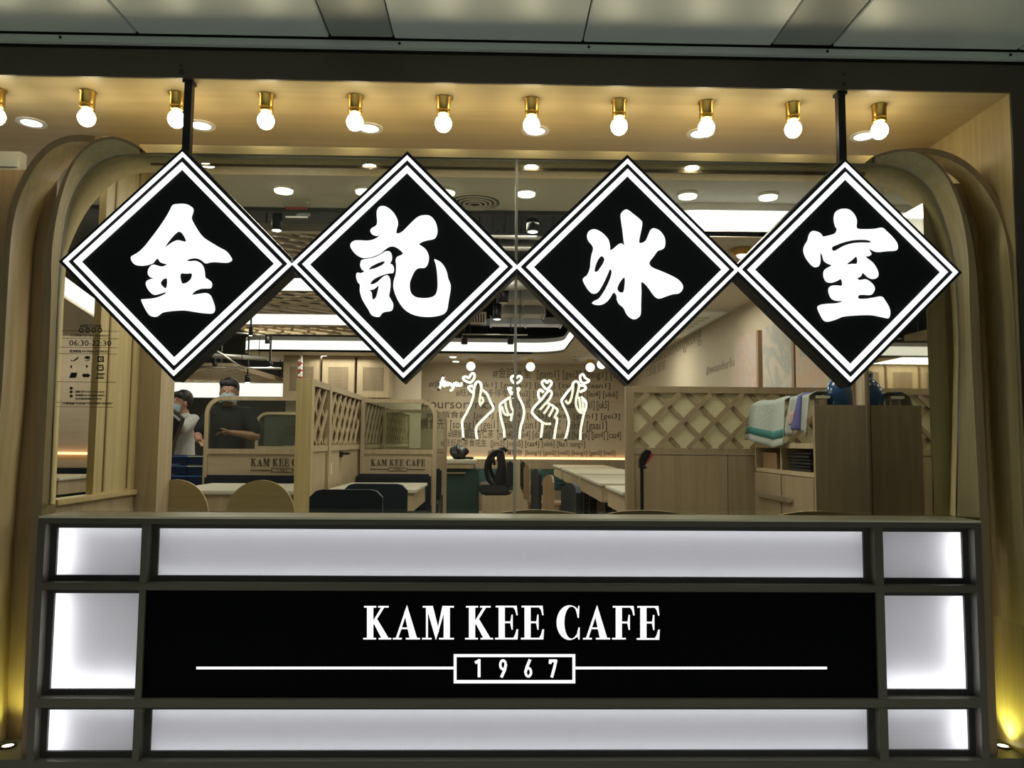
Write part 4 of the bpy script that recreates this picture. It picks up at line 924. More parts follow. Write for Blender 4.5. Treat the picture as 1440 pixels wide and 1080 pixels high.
# ---- lattice screens
def lattice(parent, x0, x1, z0, z1, put, step=.218, w=.028, off=0, mat='int_wood'):
    """diagonal slats clipped to a rectangle; put(x,z,layer) -> 3D point"""
    H = z1-z0
    k = -int(H/step)-2
    while x0+k*step+off < x1+H:
        for s in (1, -1):
            xa = x0+k*step+off; pa, pb = ((xa, z0), (xa+H, z1)) if s == 1 else ((xa+H, z0), (xa, z1))
            t0, t1 = 0, 1; dx = pb[0]-pa[0]; ok = True
            for lim, sg_ in ((x0, 1), (x1, -1)):
                v0 = (pa[0]-lim)*sg_; v1 = (pb[0]-lim)*sg_
                if v0 <= 0 and v1 <= 0: ok = False; break
                if v0 < 0: t0 = max(t0, v0/(v0-v1))
                if v1 < 0: t1 = min(t1, v0/(v0-v1))
            if ok and t1-t0 > .06:
                f = lambda t: put(pa[0]+dx*t, pa[1]+(pb[1]-pa[1])*t, s)
                a_, b_ = f(t0), f(t1); nn = put(0, 0, 3)-put(0, 0, 1)
                MB().bar(a_, b_, .016, w, (b_-a_).cross(nn)).build('lattice_slat', mat, parent)
        k += 1
# right screen facing the window
YR = dY(5.3)
rs = thing('lattice_screen', 'oak lattice screen with pale mesh infill, facing the window', 'screen', (1.4, YR, 0), 'oak lattice screens')
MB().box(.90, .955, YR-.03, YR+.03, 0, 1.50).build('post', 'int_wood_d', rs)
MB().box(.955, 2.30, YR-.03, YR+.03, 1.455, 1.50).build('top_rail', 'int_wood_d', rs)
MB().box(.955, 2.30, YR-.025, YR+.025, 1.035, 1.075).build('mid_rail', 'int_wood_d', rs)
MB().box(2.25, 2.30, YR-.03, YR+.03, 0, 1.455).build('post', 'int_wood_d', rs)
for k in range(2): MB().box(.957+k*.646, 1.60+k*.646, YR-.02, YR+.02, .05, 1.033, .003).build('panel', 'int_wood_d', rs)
lattice(rs, .955, 2.25, 1.076, 1.454, lambda x, z, s: Vector((x, YR-.012 - .009*(s if abs(s) == 1 else s), z)), .218, .03, .1565, 'int_wood_d')
MB().box(.956, 2.249, YR+.006, YR+.012, 1.076, 1.454).build('mesh_panel', 'mesh', rs)
# left screen running away from the window
XS = -1.33
ls = thing('lattice_screen', 'long oak lattice screen running back between the booths', 'screen', (XS, dY(5.5), 0), 'oak lattice screens')
MB().box(XS-.065, XS+.045, dY(5.42), dY(5.50), 0, 1.545).build('post', 'oak', ls)
for i, (a, b) in enumerate(((5.52, 6.02), (6.1, 7.5), (7.6, 9.0), (9.1, 11.6))):
    ya, yb_ = dY(a), dY(b)
    MB().box(XS-.02, XS+.04, ya, yb_, 1.50, 1.545).build('top_rail', 'int_wood_x', ls)
    MB().box(XS-.02, XS+.035, ya, yb_, 1.03, 1.075).build('mid_rail', 'int_wood_x', ls)
    MB().box(XS-.02, XS+.02, ya, yb_, .03, 1.028).build('panel', 'int_wood', ls)
    MB().box(XS-.03, XS+.045, yb_, yb_+.075, 0, 1.54).build('post', 'int_wood', ls)
    lattice(ls, ya, yb_, 1.076, 1.499, lambda y, z, s: Vector((XS+.012+.009*(s if abs(s) == 1 else s), y, z)), .218, .03, .02, 'int_wood')
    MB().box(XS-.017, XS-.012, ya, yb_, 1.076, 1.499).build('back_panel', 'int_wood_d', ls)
for d in (6.6, 8.2, 10.2):      # coat hooks
    MB().box(XS+.021, XS+.03, dY(d)-.06, dY(d)+.06, .97, 1.02).box(XS+.03, XS+.09, dY(d)-.05, dY(d)+.05, .99, 1.01).build('coat_hook', 'black_metal', ls)
    MB().box(XS+.021, XS+.026, dY(d-.4)-.04, dY(d-.4)+.04, .84, .93).build('notice_plate', 'top', ls)

# ---- booth screens with the cafe name
def rr(x0, x1, z0, z1, r, left=True, right=True, n=8):
    p = [(x0, z0)]
    p += [(x0+r-r*math.cos(PI/2*k/n), z1-r+r*math.sin(PI/2*k/n)) for k in range(n+1)] if left else [(x0, z1)]
    p += [(x1-r+r*math.sin(PI/2*k/n), z1-r+r*math.cos(PI/2*k/n)) for k in range(n+1)] if right else [(x1, z1)]
    return p + [(x1, z0)]
def booth(lab, x0, x1, d, ztop, left, right, ext=None):
    y = dY(d); t_ = thing('booth_screen', lab, 'screen', ((x0+x1)/2, y, 0), 'booth screens with rounded oak frames')
    o_ = rr(x0, x1, 0, ztop, .16, left, right); e = .035
    i_ = rr(x0+e, x1-e, 0, ztop-e, .125, left, right)
    B = MB()
    for k in range(len(o_)-1):
        a, b, c, dd = o_[k], o_[k+1], i_[k+1], i_[k]
        for yy in (y, y+.05): B.add([(a[0], yy, a[1]), (b[0], yy, b[1]), (c[0], yy, c[1]), (dd[0], yy, dd[1])], [(0, 1, 2, 3)])
        B.add([(a[0], y, a[1]), (b[0], y, b[1]), (b[0], y+.05, b[1]), (a[0], y+.05, a[1])], [(0, 1, 2, 3)])
        B.add([(dd[0], y, dd[1]), (c[0], y, c[1]), (c[0], y+.05, c[1]), (dd[0], y+.05, dd[1])], [(0, 1, 2, 3)])
    B.build('frame', 'int_wood', t_)
    MB().box(x0+e, x1-e, y, y+.05, .985, 1.03).build('mid_rail', 'int_wood', t_)
    MB().box(x0+e, x1-e, y+.01, y+.04, .50, .985).build('name_panel', 'int_wood_x', t_)
    gp_ = [(x, z) for x, z in rr(x0+e, x1-e, 1.03, ztop-e, .125, left, right)]
    MB().prism([(x, y+.02, z) for x, z in gp_], (0, .006, 0)).build('glass_pane', 'clear', t_)
    return t_
b1 = booth('oak booth screen with cafe name, in front of the man', -2.60, -1.45, 6.95, 1.50, True, False)
cafe_name(b1, at(352, 650, 6.95).x, at(441, 650, 6.95).x, at(400, 655.5, 6.95).z, at(400, 645, 6.95).z, dY(6.95)+.007)
b2 = booth('oak booth screen with cafe name, right booth in front of the lattice', -1.283, -.56, 7.4, 1.51, False, True)
cafe_name(b2, at(521, 650, 7.4).x, at(598, 650, 7.4).x, at(560, 655, 7.4).z, at(560, 646, 7.4).z, dY(7.4)+.007)
b3 = booth('oak booth screen behind the right booth screen, without name in view', -1.283, -.55, 8.85, 1.47, False, True)
b4 = booth('oak booth screen at the back left with grey board behind glass', -3.15, -1.5, 10.2, 1.48, True, False)
wall_text('工業', Vector((at(400, 611, 10.15).x, dY(10.15), at(400, 611, 10.15).z)), .10, 'lettering', 'text_dark', b4)
MB().box(-3.05, -1.6, dY(10.2)+.06, dY(10.2)+.08, 1.04, 1.44).build('grey_board', 'duct', b4)
def booth_bench(lab, x0, x1, d0, d1, back):
    t_ = thing('booth_bench', lab, 'bench', ((x0+x1)/2, dY(d0), 0), 'dark booth benches')
    MB().box(x0, x1, dY(d0), dY(d1), .33, .46, .02).build('seat_cushion', 'charcoal', t_)
    MB().box(x0, x1, dY(d1)-.09, dY(d1), .462, back, .02).build('back_cushion', 'navy', t_)
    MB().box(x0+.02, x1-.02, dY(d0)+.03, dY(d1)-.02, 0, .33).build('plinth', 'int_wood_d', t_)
booth_bench('dark bench behind the left booth table', -2.55, -1.45, 6.42, 6.93, .80)
booth_bench('dark bench behind the right booth table', -1.30, -.60, 6.85, 7.38, .80)
booth_bench('dark bench in the farther right booth', -1.30, -.60, 8.3, 8.83, .80)

# ---- double bench end, counter with black bag, backpack
db = thing('double_bench', 'back to back bench with pale oak end panel at the mullion', 'bench', (.05, dY(10.8), 0))
d_ = 10.6; y_ = dY(d_)
z0_, z1_ = 0, .85
k_ = d_/F
xc = at(727, 680, d_).x; zf = lambda py: at(727, py, d_).z
prof = [(678, 760), (678, 697), (712, 697), (718, 695), (721, 690), (722.5, 684), (722.5, 648), (731.5, 648), (731.5, 684), (733, 690), (736, 695), (742, 697), (772, 697), (772, 760)]
pp = [at(px, py, d_) for px, py in prof]
MB().prism([(p.x, y_, max(0, p.z)) for p in pp], (0, .05, 0)).build('end_panel', 'int_wood', db)
for a, b, q1, q2, nm in ((674, 716, 683, 696, 'seat_cushion'), (738, 776, 683, 696, 'seat_cushion'), (713, 722, 649, 686, 'back_cushion'), (732, 739, 649, 686, 'back_cushion')):
    A_, B_ = at(a, q2, d_), at(b, q1, d_); MB().box(A_.x, B_.x, y_+.052, y_+1.2, A_.z, B_.z, .02).build(nm, 'charcoal', db)
MB().box(pp[0].x+.02, pp[-1].x-.02, y_+.06, y_+1.18, 0, pp[1].z-.01).build('base', 'int_wood_d', db)
# backpack
bk = thing('backpack', 'black backpack with looped straps on the double bench', 'backpack', (at(706, 682, 10.55).x, dY(10.75), at(706, 682, 10.55).z))
D = 10.74
def bp(px, py, o=0): v = at(px, py, D); return Vector((v.x, v.y+o, v.z))
B = MB(); body = [(698, 640), (704, 634), (709, 638), (711.5, 655), (712, 676), (711, 682), (700, 682), (693, 680), (696, 668), (700, 655)]
loopb = catmull([bp(*q) for q in body], 3)
B.prism(loopb, (0, .22, 0)); B.build('pack_body', plain('backpack_fabric', (.010, .011, .016), .75, 0, .3, 30, bump=.4), bk)
MB().tube(catmull([bp(*q, .02) for q in [(708, 636), (700, 634), (691, 639), (685, 650), (684, 663), (688, 676), (697, 683)]], 4, False), .03, 8).build('strap', 'black_metal', bk)
MB().tube(catmull([bp(*q, .16) for q in [(708, 638), (700, 637), (694, 643), (689, 654), (691, 666), (697, 676), (703, 682)]], 4, False), .024, 8).build('strap', 'black_metal', bk)
MB().tube([bp(693, 641, .02), bp(694.5, 648, .02), bp(695, 654, .02)], .02, 6).build('strap_tail', 'black_metal', bk)
MB().tube(catmull([bp(*q, .1) for q in [(706, 634), (703, 631.5), (709, 631), (713, 635)]], 3, False), .025, 6).build('grab_handle', 'black_metal', bk)
MB().box(bp(675, 683).x, bp(690, 683).x, dY(D)-.02, dY(D)+.15, bp(690, 685).z, bp(690, 681.5).z, .01).build('hip_belt', 'black_metal', bk)
# counter
d_ = 11.0
A_, B_ = at(628, 652, d_), at(669, 647, d_)
ct = thing('side_counter', 'pale topped side counter left of the backpack', 'counter', ((A_.x+B_.x)/2, dY(d_), 0))
MB().box(A_.x-.4, B_.x, dY(11.0), dY(12.1), A_.z, B_.z, .006).build('worktop', 'top', ct)
MB().box(A_.x-.4, B_.x-.03, dY(11.02), dY(12.1), at(640, 659, d_).z, A_.z).build('drawer_box', 'int_wood', ct)
MB().box(A_.x-.4, at(655, 665, d_).x, dY(11.0), dY(11.5), at(640, 666, d_).z, at(640, 664.5, d_).z).build('tray', 'int_wood_x', ct)
MB().box(A_.x-.4, at(672, 665, d_).x, dY(11.1), dY(12.1), 0, at(640, 660, d_).z).build('body', 'teal', ct)
bgg = thing('black_bag', 'crumpled black bag on the side counter', 'bag', (at(646, 647, 11.3).x, dY(11.4), B_.z))
bm = bmesh.new(); bmesh.ops.create_icosphere(bm, subdivisions=3, radius=1)
rnd = random.Random(3)
for v in bm.verts:
    f = 1+.16*math.sin(7*v.co.x+3*v.co.z)+.12*math.sin(9*v.co.y-5*v.co.z+1)+rnd.uniform(-.06, .06)
    v.co = Vector((v.co.x*.13*f*(1-.25*max(0, v.co.z)), v.co.y*.12*f, max(-.0995, v.co.z*.11*f)))
bm.verts.index_update(); q = at(645, 640, 11.4); B = MB()
B.add([v.co+Vector((q.x, q.y, B_.z+.10)) for v in bm.verts], [[v.index for v in f.verts] for f in bm.faces], True); bm.free()
B.build('bag_body', 'black_metal', bgg)
MB().tube(catmull([(q.x+.08, q.y-.03, B_.z+.02), (q.x+.15, q.y-.05, B_.z+.025), (q.x+.21, q.y-.02, B_.z+.02), (q.x+.13, q.y+.02, B_.z+.02)], 4, False), .018, 6).build('bag_strap', 'black_metal', bgg)

# ---- louvred cupboards
d_ = 12.0
for i, (p0, p1) in enumerate(((397, 450), (452, 499), (501, 549))):
    a_, b_ = at(p0, 559, d_), at(p1, 503, d_); y = dY(d_)
    t_ = thing('louvred_cupboard', 'oak wall cupboard with louvred door, %s from the left' % ORD[i], 'cabinet', ((a_.x+b_.x)/2, y, a_.z), 'louvred wall cupboards at the back')
    z1 = 2.425; MB().box(a_.x, b_.x, y+.02, y+.35, a_.z, z1).build('carcass', 'int_wood', t_)
    f_ = .06
    dr = MB().ring([(a_.x+.004, y, a_.z+.004), (b_.x-.004, y, a_.z+.004), (b_.x-.004, y, z1-.09), (a_.x+.004, y, z1-.09)], [(a_.x+f_*1.6, y, a_.z+f_*1.7), (b_.x-f_*1.6, y, a_.z+f_*1.7), (b_.x-f_*1.6, y, z1-.09-f_*1.4), (a_.x+f_*1.6, y, z1-.09-f_*1.4)], (0, .018, 0)).build('door', 'int_wood', t_)
    n = 14; za_, zb2 = a_.z+f_*1.7, z1-.09-f_*1.4
    for k in range(n):
        z = za_+(zb2-za_)*(k+.5)/n
        MB().bar((a_.x+f_*1.6, y+.012, z), (b_.x-f_*1.6, y+.012, z), .012, (zb2-za_)/n*.7).build('louvre', 'int_wood_d', dr)
struct(MB().box(at(397, 560, 12.2).x, -1.2, dY(12.40), dY(12.5), 0, 2.43).build('wall_back', 'wall_side'), 'cream wall under the louvred cupboards')
sd = MB().box(-.2, .2, 0, .3, 0, .1)
# pale board partition on the left of the cupboards and candy striped strip
a_, b_ = at(401, 545, 11.6), at(405, 503, 11.6)
sp_ = thing('striped_pole', 'red and white striped pole left of the louvred cupboards', 'pole', (at(422, 548, 11.6).x, dY(11.6), 0))
MB().tube([(at(422, 548, 11.6).x, dY(11.6)+.03, 0), (at(422, 548, 11.6).x, dY(11.6)+.03, 2.43)], .018, 8).build('shaft', 'white', sp_)
for k in range(9):
    p = at(422, 548-5*k, 11.6); MB().bar((p.x-.03, p.y, p.z), (p.x+.03, p.y, p.z+.03), .02, .028).build('stripe', 'sign_red' if k % 2 else 'white', sp_)

# ---- end cabinet by the mirror, shelves, towels, bottle
cab = thing('service_cabinet', 'oak service cabinet with open shelf and steel handle by the mirror', 'cabinet', (1.85, dY(4.6), 0))
y0, y1 = dY(4.08), dY(5.05); xf = 1.708
MB().box(xf, 1.983, y0, y0+.025, 0, 1.32).build('end_panel', 'int_wood_d', cab)
MB().box(xf+.005, 1.998, y0+.026, y1, 1.085, 1.115).build('worktop', 'int_wood_x', cab)
MB().box(xf+.01, 1.998, y0+.026, y1, .93, .955).build('shelf', 'int_wood_x', cab)
MB().box(1.96, 1.998, y0+.026, y1, .956, 1.084).build('shelf_back', 'int_wood_d', cab)
for yy in (y0+.5, y1-.02): MB().box(xf+.005, 1.96, yy, yy+.02, .956, 1.084).build('divider', 'int_wood_x', cab)
MB().box(xf+.02, 1.998, y0+.026, y1, 0, .93).build('carcass', 'int_wood_d', cab)
for k in range(2):
    ya = y0+.03+k*.475
    dr = MB().box(xf, xf+.018, ya, ya+.465, .03, .925, .003).build('door', 'int_wood_d', cab)
hd = MB()
A_, B_ = PX(1064, 702, xf-.02), PX(1110, 716, xf-.02)
hd.bar((xf-.02, A_.y, .79), (xf-.02, B_.y, .79), .02, .03)
hd.box(xf-.02, xf, A_.y-.01, A_.y+.01, .78, .80).box(xf-.02, xf, B_.y-.01, B_.y+.01, .78, .80); hd.build('handle', 'steel', cab)
# trays stacked on the shelf and a small basket
for k in range(6):
    yy = dY(4.36)+.01*math.sin(k*2); z = .957+.0185*k
    t_ = MB().box(xf+.02+.006*math.sin(k*3), 1.95, yy-.16, yy+.16, z, z+.013, .004).build('tray', 'charcoal' if k % 2 == 0 else 'navy', loc=(1.83, yy, z))
    tag(t_, 'dark serving tray in the cabinet shelf, %s of the stack from below' % ORD[k], 'tray', 'dark trays in the cabinet')
bs = thing('basket', 'small woven wood basket in the cabinet shelf beside the trays', 'basket', (1.80, dY(4.82), .956))
for s_ in (0, 1, 2, 3):
    pass
bx0, bx1, by0, by1 = 1.73, 1.90, dY(4.70), dY(4.95)
MB().ring([(bx0, by0, .957), (bx1, by0, .957), (bx1, by1, .957), (bx0, by1, .957)], [(bx0+.008, by0+.008, .957), (bx1-.008, by0+.008, .957), (bx1-.008, by1-.008, .957), (bx0+.008, by1-.008, .957)], (0, 0, .085)).build('wall', 'wicker', bs)
MB().box(bx0+.008, bx1-.008, by0+.008, by1-.008, .957, .965).build('bottom', 'wicker', bs)
MB().ring([(bx0-.004, by0-.004, 1.042), (bx1+.004, by0-.004, 1.042), (bx1+.004, by1+.004, 1.042), (bx0-.004, by1+.004, 1.042)], [(bx0+.01, by0+.01, 1.042), (bx1-.01, by0+.01, 1.042), (bx1-.01, by1-.01, 1.042), (bx0+.01, by1-.01, 1.042)], (0, 0, .012)).build('rim', 'wicker', bs)
# rack under the towels
rk = thing('towel_rack', 'small pale rack on the cabinet top, under the towels', 'rack', (1.85, dY(4.75), 1.115))
MB().box(1.755, 1.83, dY(4.16), dY(5.03), 1.36, 1.375).build('shelf', 'top', rk)
for x in (1.765, 1.82):
    for d in (4.19, 5.0): MB().box(x-.005, x+.005, dY(d)-.005, dY(d)+.005, 1.1151, 1.36).build('leg', 'steel', rk)
def towel(lab, y0, y1, zt, drop, spread, stripe, phase):
    """cloth folded over the rack, hanging on the room side (towards -x) with a flared, wavy hem"""
    t_ = thing('tea_towel', lab, 'towel', (1.75, (y0+y1)/2, zt), 'tea towels on the cabinet')
    nu, nv = 22, 18
    def P_(i, j):
        u = i/nu; v = j/nv; y = y0+(y1-y0)*u
        if v < .3: x = 1.835-.085*(v/.3); z = zt+.006*math.sin(9*u+phase)+.006
        else:
            w = (v-.3)/.7; x = 1.75-.03-.012*w-.022*w*math.sin(11*u+phase)-spread*.10*w; z = zt-drop*w*(1+.10*math.sin(5*u+phase)); y += spread*w*(u-.5)*.6
        return Vector((x, y, z))
    g = [[P_(i, j) for j in range(nv+1)] for i in range(nu+1)]
    def patch(j0, j1, i0, i1, off):
        B = MB(); vs = []; fs = []
        for i in range(i0, i1+1):
            for j in range(j0, j1+1): vs.append(g[i][j]+Vector((-off, 0, off*.5)))
        w = j1-j0+1
        for i in range(i1-i0):
            for j in range(j1-j0): fs.append((i*w+j, i*w+j+1, (i+1)*w+j+1, (i+1)*w+j))
        n = len(vs); vs += [v+Vector((.004, 0, -.003)) for v in vs]; fs += [tuple(k+n for k in reversed(f)) for f in fs]
        per = [(i, 0) for i in range(i1-i0+1)] + [(i1-i0, j) for j in range(1, w)] + [(i, w-1) for i in range(i1-i0-1, -1, -1)] + [(0, j) for j in range(w-2, 0, -1)]
        ids = [i*w+j for i, j in per]
        fs += [(ids[k], ids[(k+1) % len(ids)], ids[(k+1) % len(ids)]+n, ids[k]+n) for k in range(len(ids))]
        B.add(vs, fs, True); return B
    patch(0, nv, 0, nu, 0).build('cloth', 'towel', t_)
    if stripe == 'g': patch(nv-4, nv-2, 0, nu, .004).build('green_stripe', 'towel_green', t_)
    else:
        patch(0, nv, nu//2-3, nu//2+1, .004).build('purple_stripe', 'towel_purple', t_)
        patch(nv-7, nv-3, nu-6, nu-2, .005).build('pink_print', 'towel_pink', t_)
    return t_
towel('grey tea towel with a green band, draped on the cabinet top', dY(4.53), dY(5.12), 1.385, .27, .30, 'g', .4)
towel('grey tea towel with a purple stripe, beside the blue bottle', dY(4.17), dY(4.44), 1.39, .22, .12, 'p', 2.0)
wbp = PY(1196, 570, dY(4.30))
wb_ = thing('water_bottle', 'large blue water bottle behind the cabinet end panel', 'bottle', (1.915, dY(4.24), 1.115))
MB().lathe((1.915, dY(4.24), 1.1151), [(.07, 0), (.076, .01), (.076, .06), (.072, .075), (.076, .09), (.076, .16), (.072, .175), (.076, .19), (.076, .27), (.068, .31), (.045, .345), (.025, .36), (.025, .385)], 24).build('bottle_body', plain('blue_pet', (.015, .05, .13), .12, 0, .6, 18), wb_)
MB().lathe((1.915, dY(4.24), 1.1151+.386), [(.028, 0), (.028, .018), (.024, .02)], 16).build('cap', 'white', wb_)
# standing pole with padded head
pl_ = at(903, 720, 5.12)
po = thing('till_pole', 'thin black pole with tilted black and red head before the lattice screen', 'stand', (pl_.x, pl_.y, 0))
MB().tube([(pl_.x, pl_.y, .02), (pl_.x, pl_.y, .5), (pl_.x, pl_.y, at(903, 665, 5.12).z), (pl_.x-.004, pl_.y, at(901, 652, 5.12).z)], .012, 10).build('pole', 'black_metal', po)
MB().lathe((pl_.x, pl_.y, 0), [(.13, 0), (.13, .012), (.03, .02), (.013, .03)], 24).build('base', 'black_metal', po)
hq = [(899.5, 658), (899.5, 646), (903, 638), (909, 632), (915.5, 634), (914, 642), (908, 652), (905, 658)]
MB().prism([at(x, y, 5.10) for x, y in hq], (0, .05, 0)).build('head', 'black_metal', po)
rq = [(909, 650), (913.5, 643), (916, 635.5), (918.5, 640), (914, 648), (909, 653)]
MB().prism([at(x, y, 5.095) for x, y in rq], (0, .06, 0)).build('red_pad', 'red', po)
MB().tube([at(906, 655, 5.1), at(907.5, 659, 5.1)], .010, 8).build('catch', 'black_metal', po)

# ---- art boards and lettering on the side wall
XWL = 2.37
G = 'pale art boards on the side wall'
for px0, px1, mt, lab in ((1037, 1069, 'art1', 'pale art board with rose wash, farthest from the window'), (1077, 1119, 'art2', 'pale art board with grey figure wash, middle one'), (1124, 1196, 'art3', 'pale art board with peach wash, nearest the window')):
    y0, y1 = PX(px1, 500, XWL).y, PX(px0, 500, XWL).y
    t_ = thing('art_board', lab, 'picture', (XWL, (y0+y1)/2, 1.2), G)
    MB().box(XWL-.03, XWL+.004, y0, y1, 1.2, 2.12).build('board', mt, t_)
    MB().box(XWL-.036, XWL+.004, y0-.05, y0-.002, 1.2, 2.12).build('side_strip', 'walnut', t_)
wsr = bpy.data.objects.get('wall_right.001')
for body, px, py, h, ln in (('#beautifulhongkong', 915, 513, .20, 2.9), ('#breakfastallday', 912, 496, .16, 2.2), ('#wonderfulfood', 993, 527, .10, 1.5), ('三文治 奶茶', 908, 530, .11, 1.4)):
    p = PX(px, py, 2.372)
    wall_text(body, Vector((2.372, p.y, p.z)), h, 'lettering', 'text_faint', wsr, 'side', ln)

# ---- left vestibule booth seen through the side opening
d_ = 9.0
a_ = at(84, 637, d_)
lw = struct(MB().box(-6.4, -4.2, dY(9.0), dY(9.1), 0, 2.6).build('wall_back', 'wall_int'), 'lettered wall of the side booth')
tag(MB().box(-6.2, -4.25, dY(9.0)-.04, dY(9.0)-.002, a_.z-.015, a_.z+.01).build('glow_strip', 'orange', loc=(-5, dY(9)-.03, a_.z)), 'orange light strip in the side booth at the left', 'lamp')
table('pale table seen through the side opening at the left', -5.2, at(101, 660, 7.4).x, 7.2, 8.0, 'side booth table', .13)
booth_bench('dark bench seen through the side opening at the left', -6.0, -4.3, 8.3, 8.95, .78)
# neighbour shop beyond the left arch
YNB = .47
struct(MB().box(-5, -2.30, YNB, YNB+.05, -.45, 2.49).build('wall_left', 'grey_ceiling'), 'grey front of the neighbouring shop')
A_, B_ = PY(-60, 325, YNB), PY(15, 282, YNB)
ng = thing('menu_screen', 'bright blue menu screen of the neighbouring shop, far left edge', 'screen', ((A_.x+B_.x)/2, YNB-.02, A_.z))
MB().box(A_.x, B_.x, YNB-.03, YNB-.001, A_.z, B_.z).build('display', 'screen', ng)
MB().ring([(A_.x-.02, YNB-.035, A_.z-.02), (B_.x+.02, YNB-.035, A_.z-.02), (B_.x+.02, YNB-.035, B_.z+.02), (A_.x-.02, YNB-.035, B_.z+.02)], [(A_.x, YNB-.035, A_.z), (B_.x, YNB-.035, A_.z), (B_.x, YNB-.035, B_.z), (A_.x, YNB-.035, B_.z)], (0, .034, 0)).build('bezel', 'steel', ng)
q1, q2 = PY(0, 362, YNB), PY(0, 332, YNB)
tag(MB().box(-4.5, -2.35, YNB-.03, YNB-.001, q1.z, q2.z).build('black_fascia', 'black_metal', loc=(-3.3, YNB, q1.z)), 'black fascia strip under the blue menu screen, far left edge', 'panel')
q1, q2 = PY(0, 428, YNB), PY(0, 366, YNB)
tag(MB().box(-4.5, PY(3, 400, YNB).x, YNB-.04, YNB-.001, q1.z, q2.z).build('light_box', 'cove', loc=(-3.3, YNB, q1.z)), 'white light box of the neighbouring shop, at the far left edge', 'sign')
for k in range(4):
    z = PY(0, 274-13*k, YNB).z
    tag(MB().box(-5, -2.31, YNB-.012, YNB-.0005, z, z+.03).build('shutter_slat', 'mall_panel', loc=(-3.6, YNB, z)), 'grey shutter slat over the blue menu screen, %s from below' % ORD[k], 'shutter', 'shutter slats of the neighbouring shop')

# ---- opening hours print on the glass
YD = .1985
dc = thing('glass_print', 'black vinyl print of opening hours and payment marks on the glass', 'sticker', (PY(120, 500, YD).x, YD, PY(120, 560, YD).z))
k = (YD+3.2)/F
def dtext(body, px, py, h, w, al='LEFT'):
    p = PY(px, py, YD); wall_text(body, Vector((p.x, YD-.0006, p.z)), h*k, 'lettering', 'decal', dc, 'front', w*k if w else None, al)
dtext('WELCOME', 112, 461, 5, 31)
dtext('全日供應 ALL DAY BREAKFAST', 99, 473, 2.6, 55)
dtext('06:30-22:30', 97, 486, 8.2, 58)
dtext('歡迎使用 PAYMENT METHODS', 98, 495.5, 3.2, 54)
dtext('請戴口罩 PLEASE WEAR MASK', 106, 552, 2.4, 40); dtext('請勿吸煙 NO SMOKING INSIDE', 106, 557, 2.4, 40); dtext('禁止攜帶寵物 NO PETS', 106, 562, 2.4, 36)
dtext('多謝惠顧 THANK YOU VISIT AGAIN', 88, 568.5, 2.4, 66)
for y0, xa, xb in ((464.5, 87, 168), (475, 87, 167), (487.5, 84, 166), (496.5, 83, 165), (536, 80, 163), (565, 80, 159), (571, 80, 159)):
    a_, b_ = PY(xa, y0, YD), PY(xb, y0+1.5, YD); MB().box(a_.x, b_.x, YD-.0012, YD, b_.z-.0009, b_.z+.0009).build('rule_line', 'decal', dc)
for px in (114.5, 123.5, 132, 140.5):
    p = PY(px, 464.5, YD); o_ = [(p.x+.0105*math.cos(2*PI*j/16), YD-.0012, p.z+.0105*math.sin(2*PI*j/16)) for j in range(16)]; i_ = [(p.x+.006*math.cos(2*PI*j/16), YD-.0012, p.z+.006*math.sin(2*PI*j/16)) for j in range(16)]
    MB().ring(o_, i_, (0, .001, 0)).build('round_icon', 'decal', dc)
def icon(polys):
    B = MB()
    for pl in polys: B.prism([PY(x, y, YD-.0012) for x, y in pl], (0, .001, 0))
    B.build('icon', 'decal', dc)
def R4(x0, y0, x1, y1): return [(x0, y0), (x1, y0), (x1, y1), (x0, y1)]
icon([[(99, 505), (102, 507.5), (106, 504.5), (111, 501), (109, 505), (104, 508), (100, 508)]])
icon([[(118, 504), (121, 500.5), (126, 501), (127, 503), (123, 505.5), (121, 504)], [(118.5, 505), (122, 507), (127, 504), (125, 507), (121, 508)]])
icon([R4(137, 501, 146, 503), R4(137, 507, 146, 509), R4(137, 503, 139, 507), R4(144, 503, 146, 507), R4(140.5, 504, 143, 506)])
icon([[(98.5, 514.5), (100, 513.5), (101.5, 514.5), (101, 517.5), (99, 517.5)]]); icon([[(120, 515), (122, 513), (124, 515), (122, 517.5)]])
icon([R4(137, 513, 145, 515), R4(136.3, 515, 138, 520), R4(144, 515, 145.8, 520), R4(137, 519.5, 145, 521.5), R4(139.5, 516, 142.5, 517)])
icon([[(97, 531.5), (100, 524), (109, 524), (106.5, 531.5)]]); icon([[(115, 528), (118, 525), (121, 526), (124, 525), (127, 528), (124, 531), (121, 530), (118, 531)]]); icon([R4(136, 525, 147, 527), R4(134.5, 530.5, 146, 532.5), R4(137.5, 528.2, 144.5, 529.4)])
for py in (546, 551, 557):
    p = PY(100, py, YD); icon([[(99, py-2), (101.5, py-2), (102.5, py), (101, py+2), (98.5, py+2), (97.5, py)]])

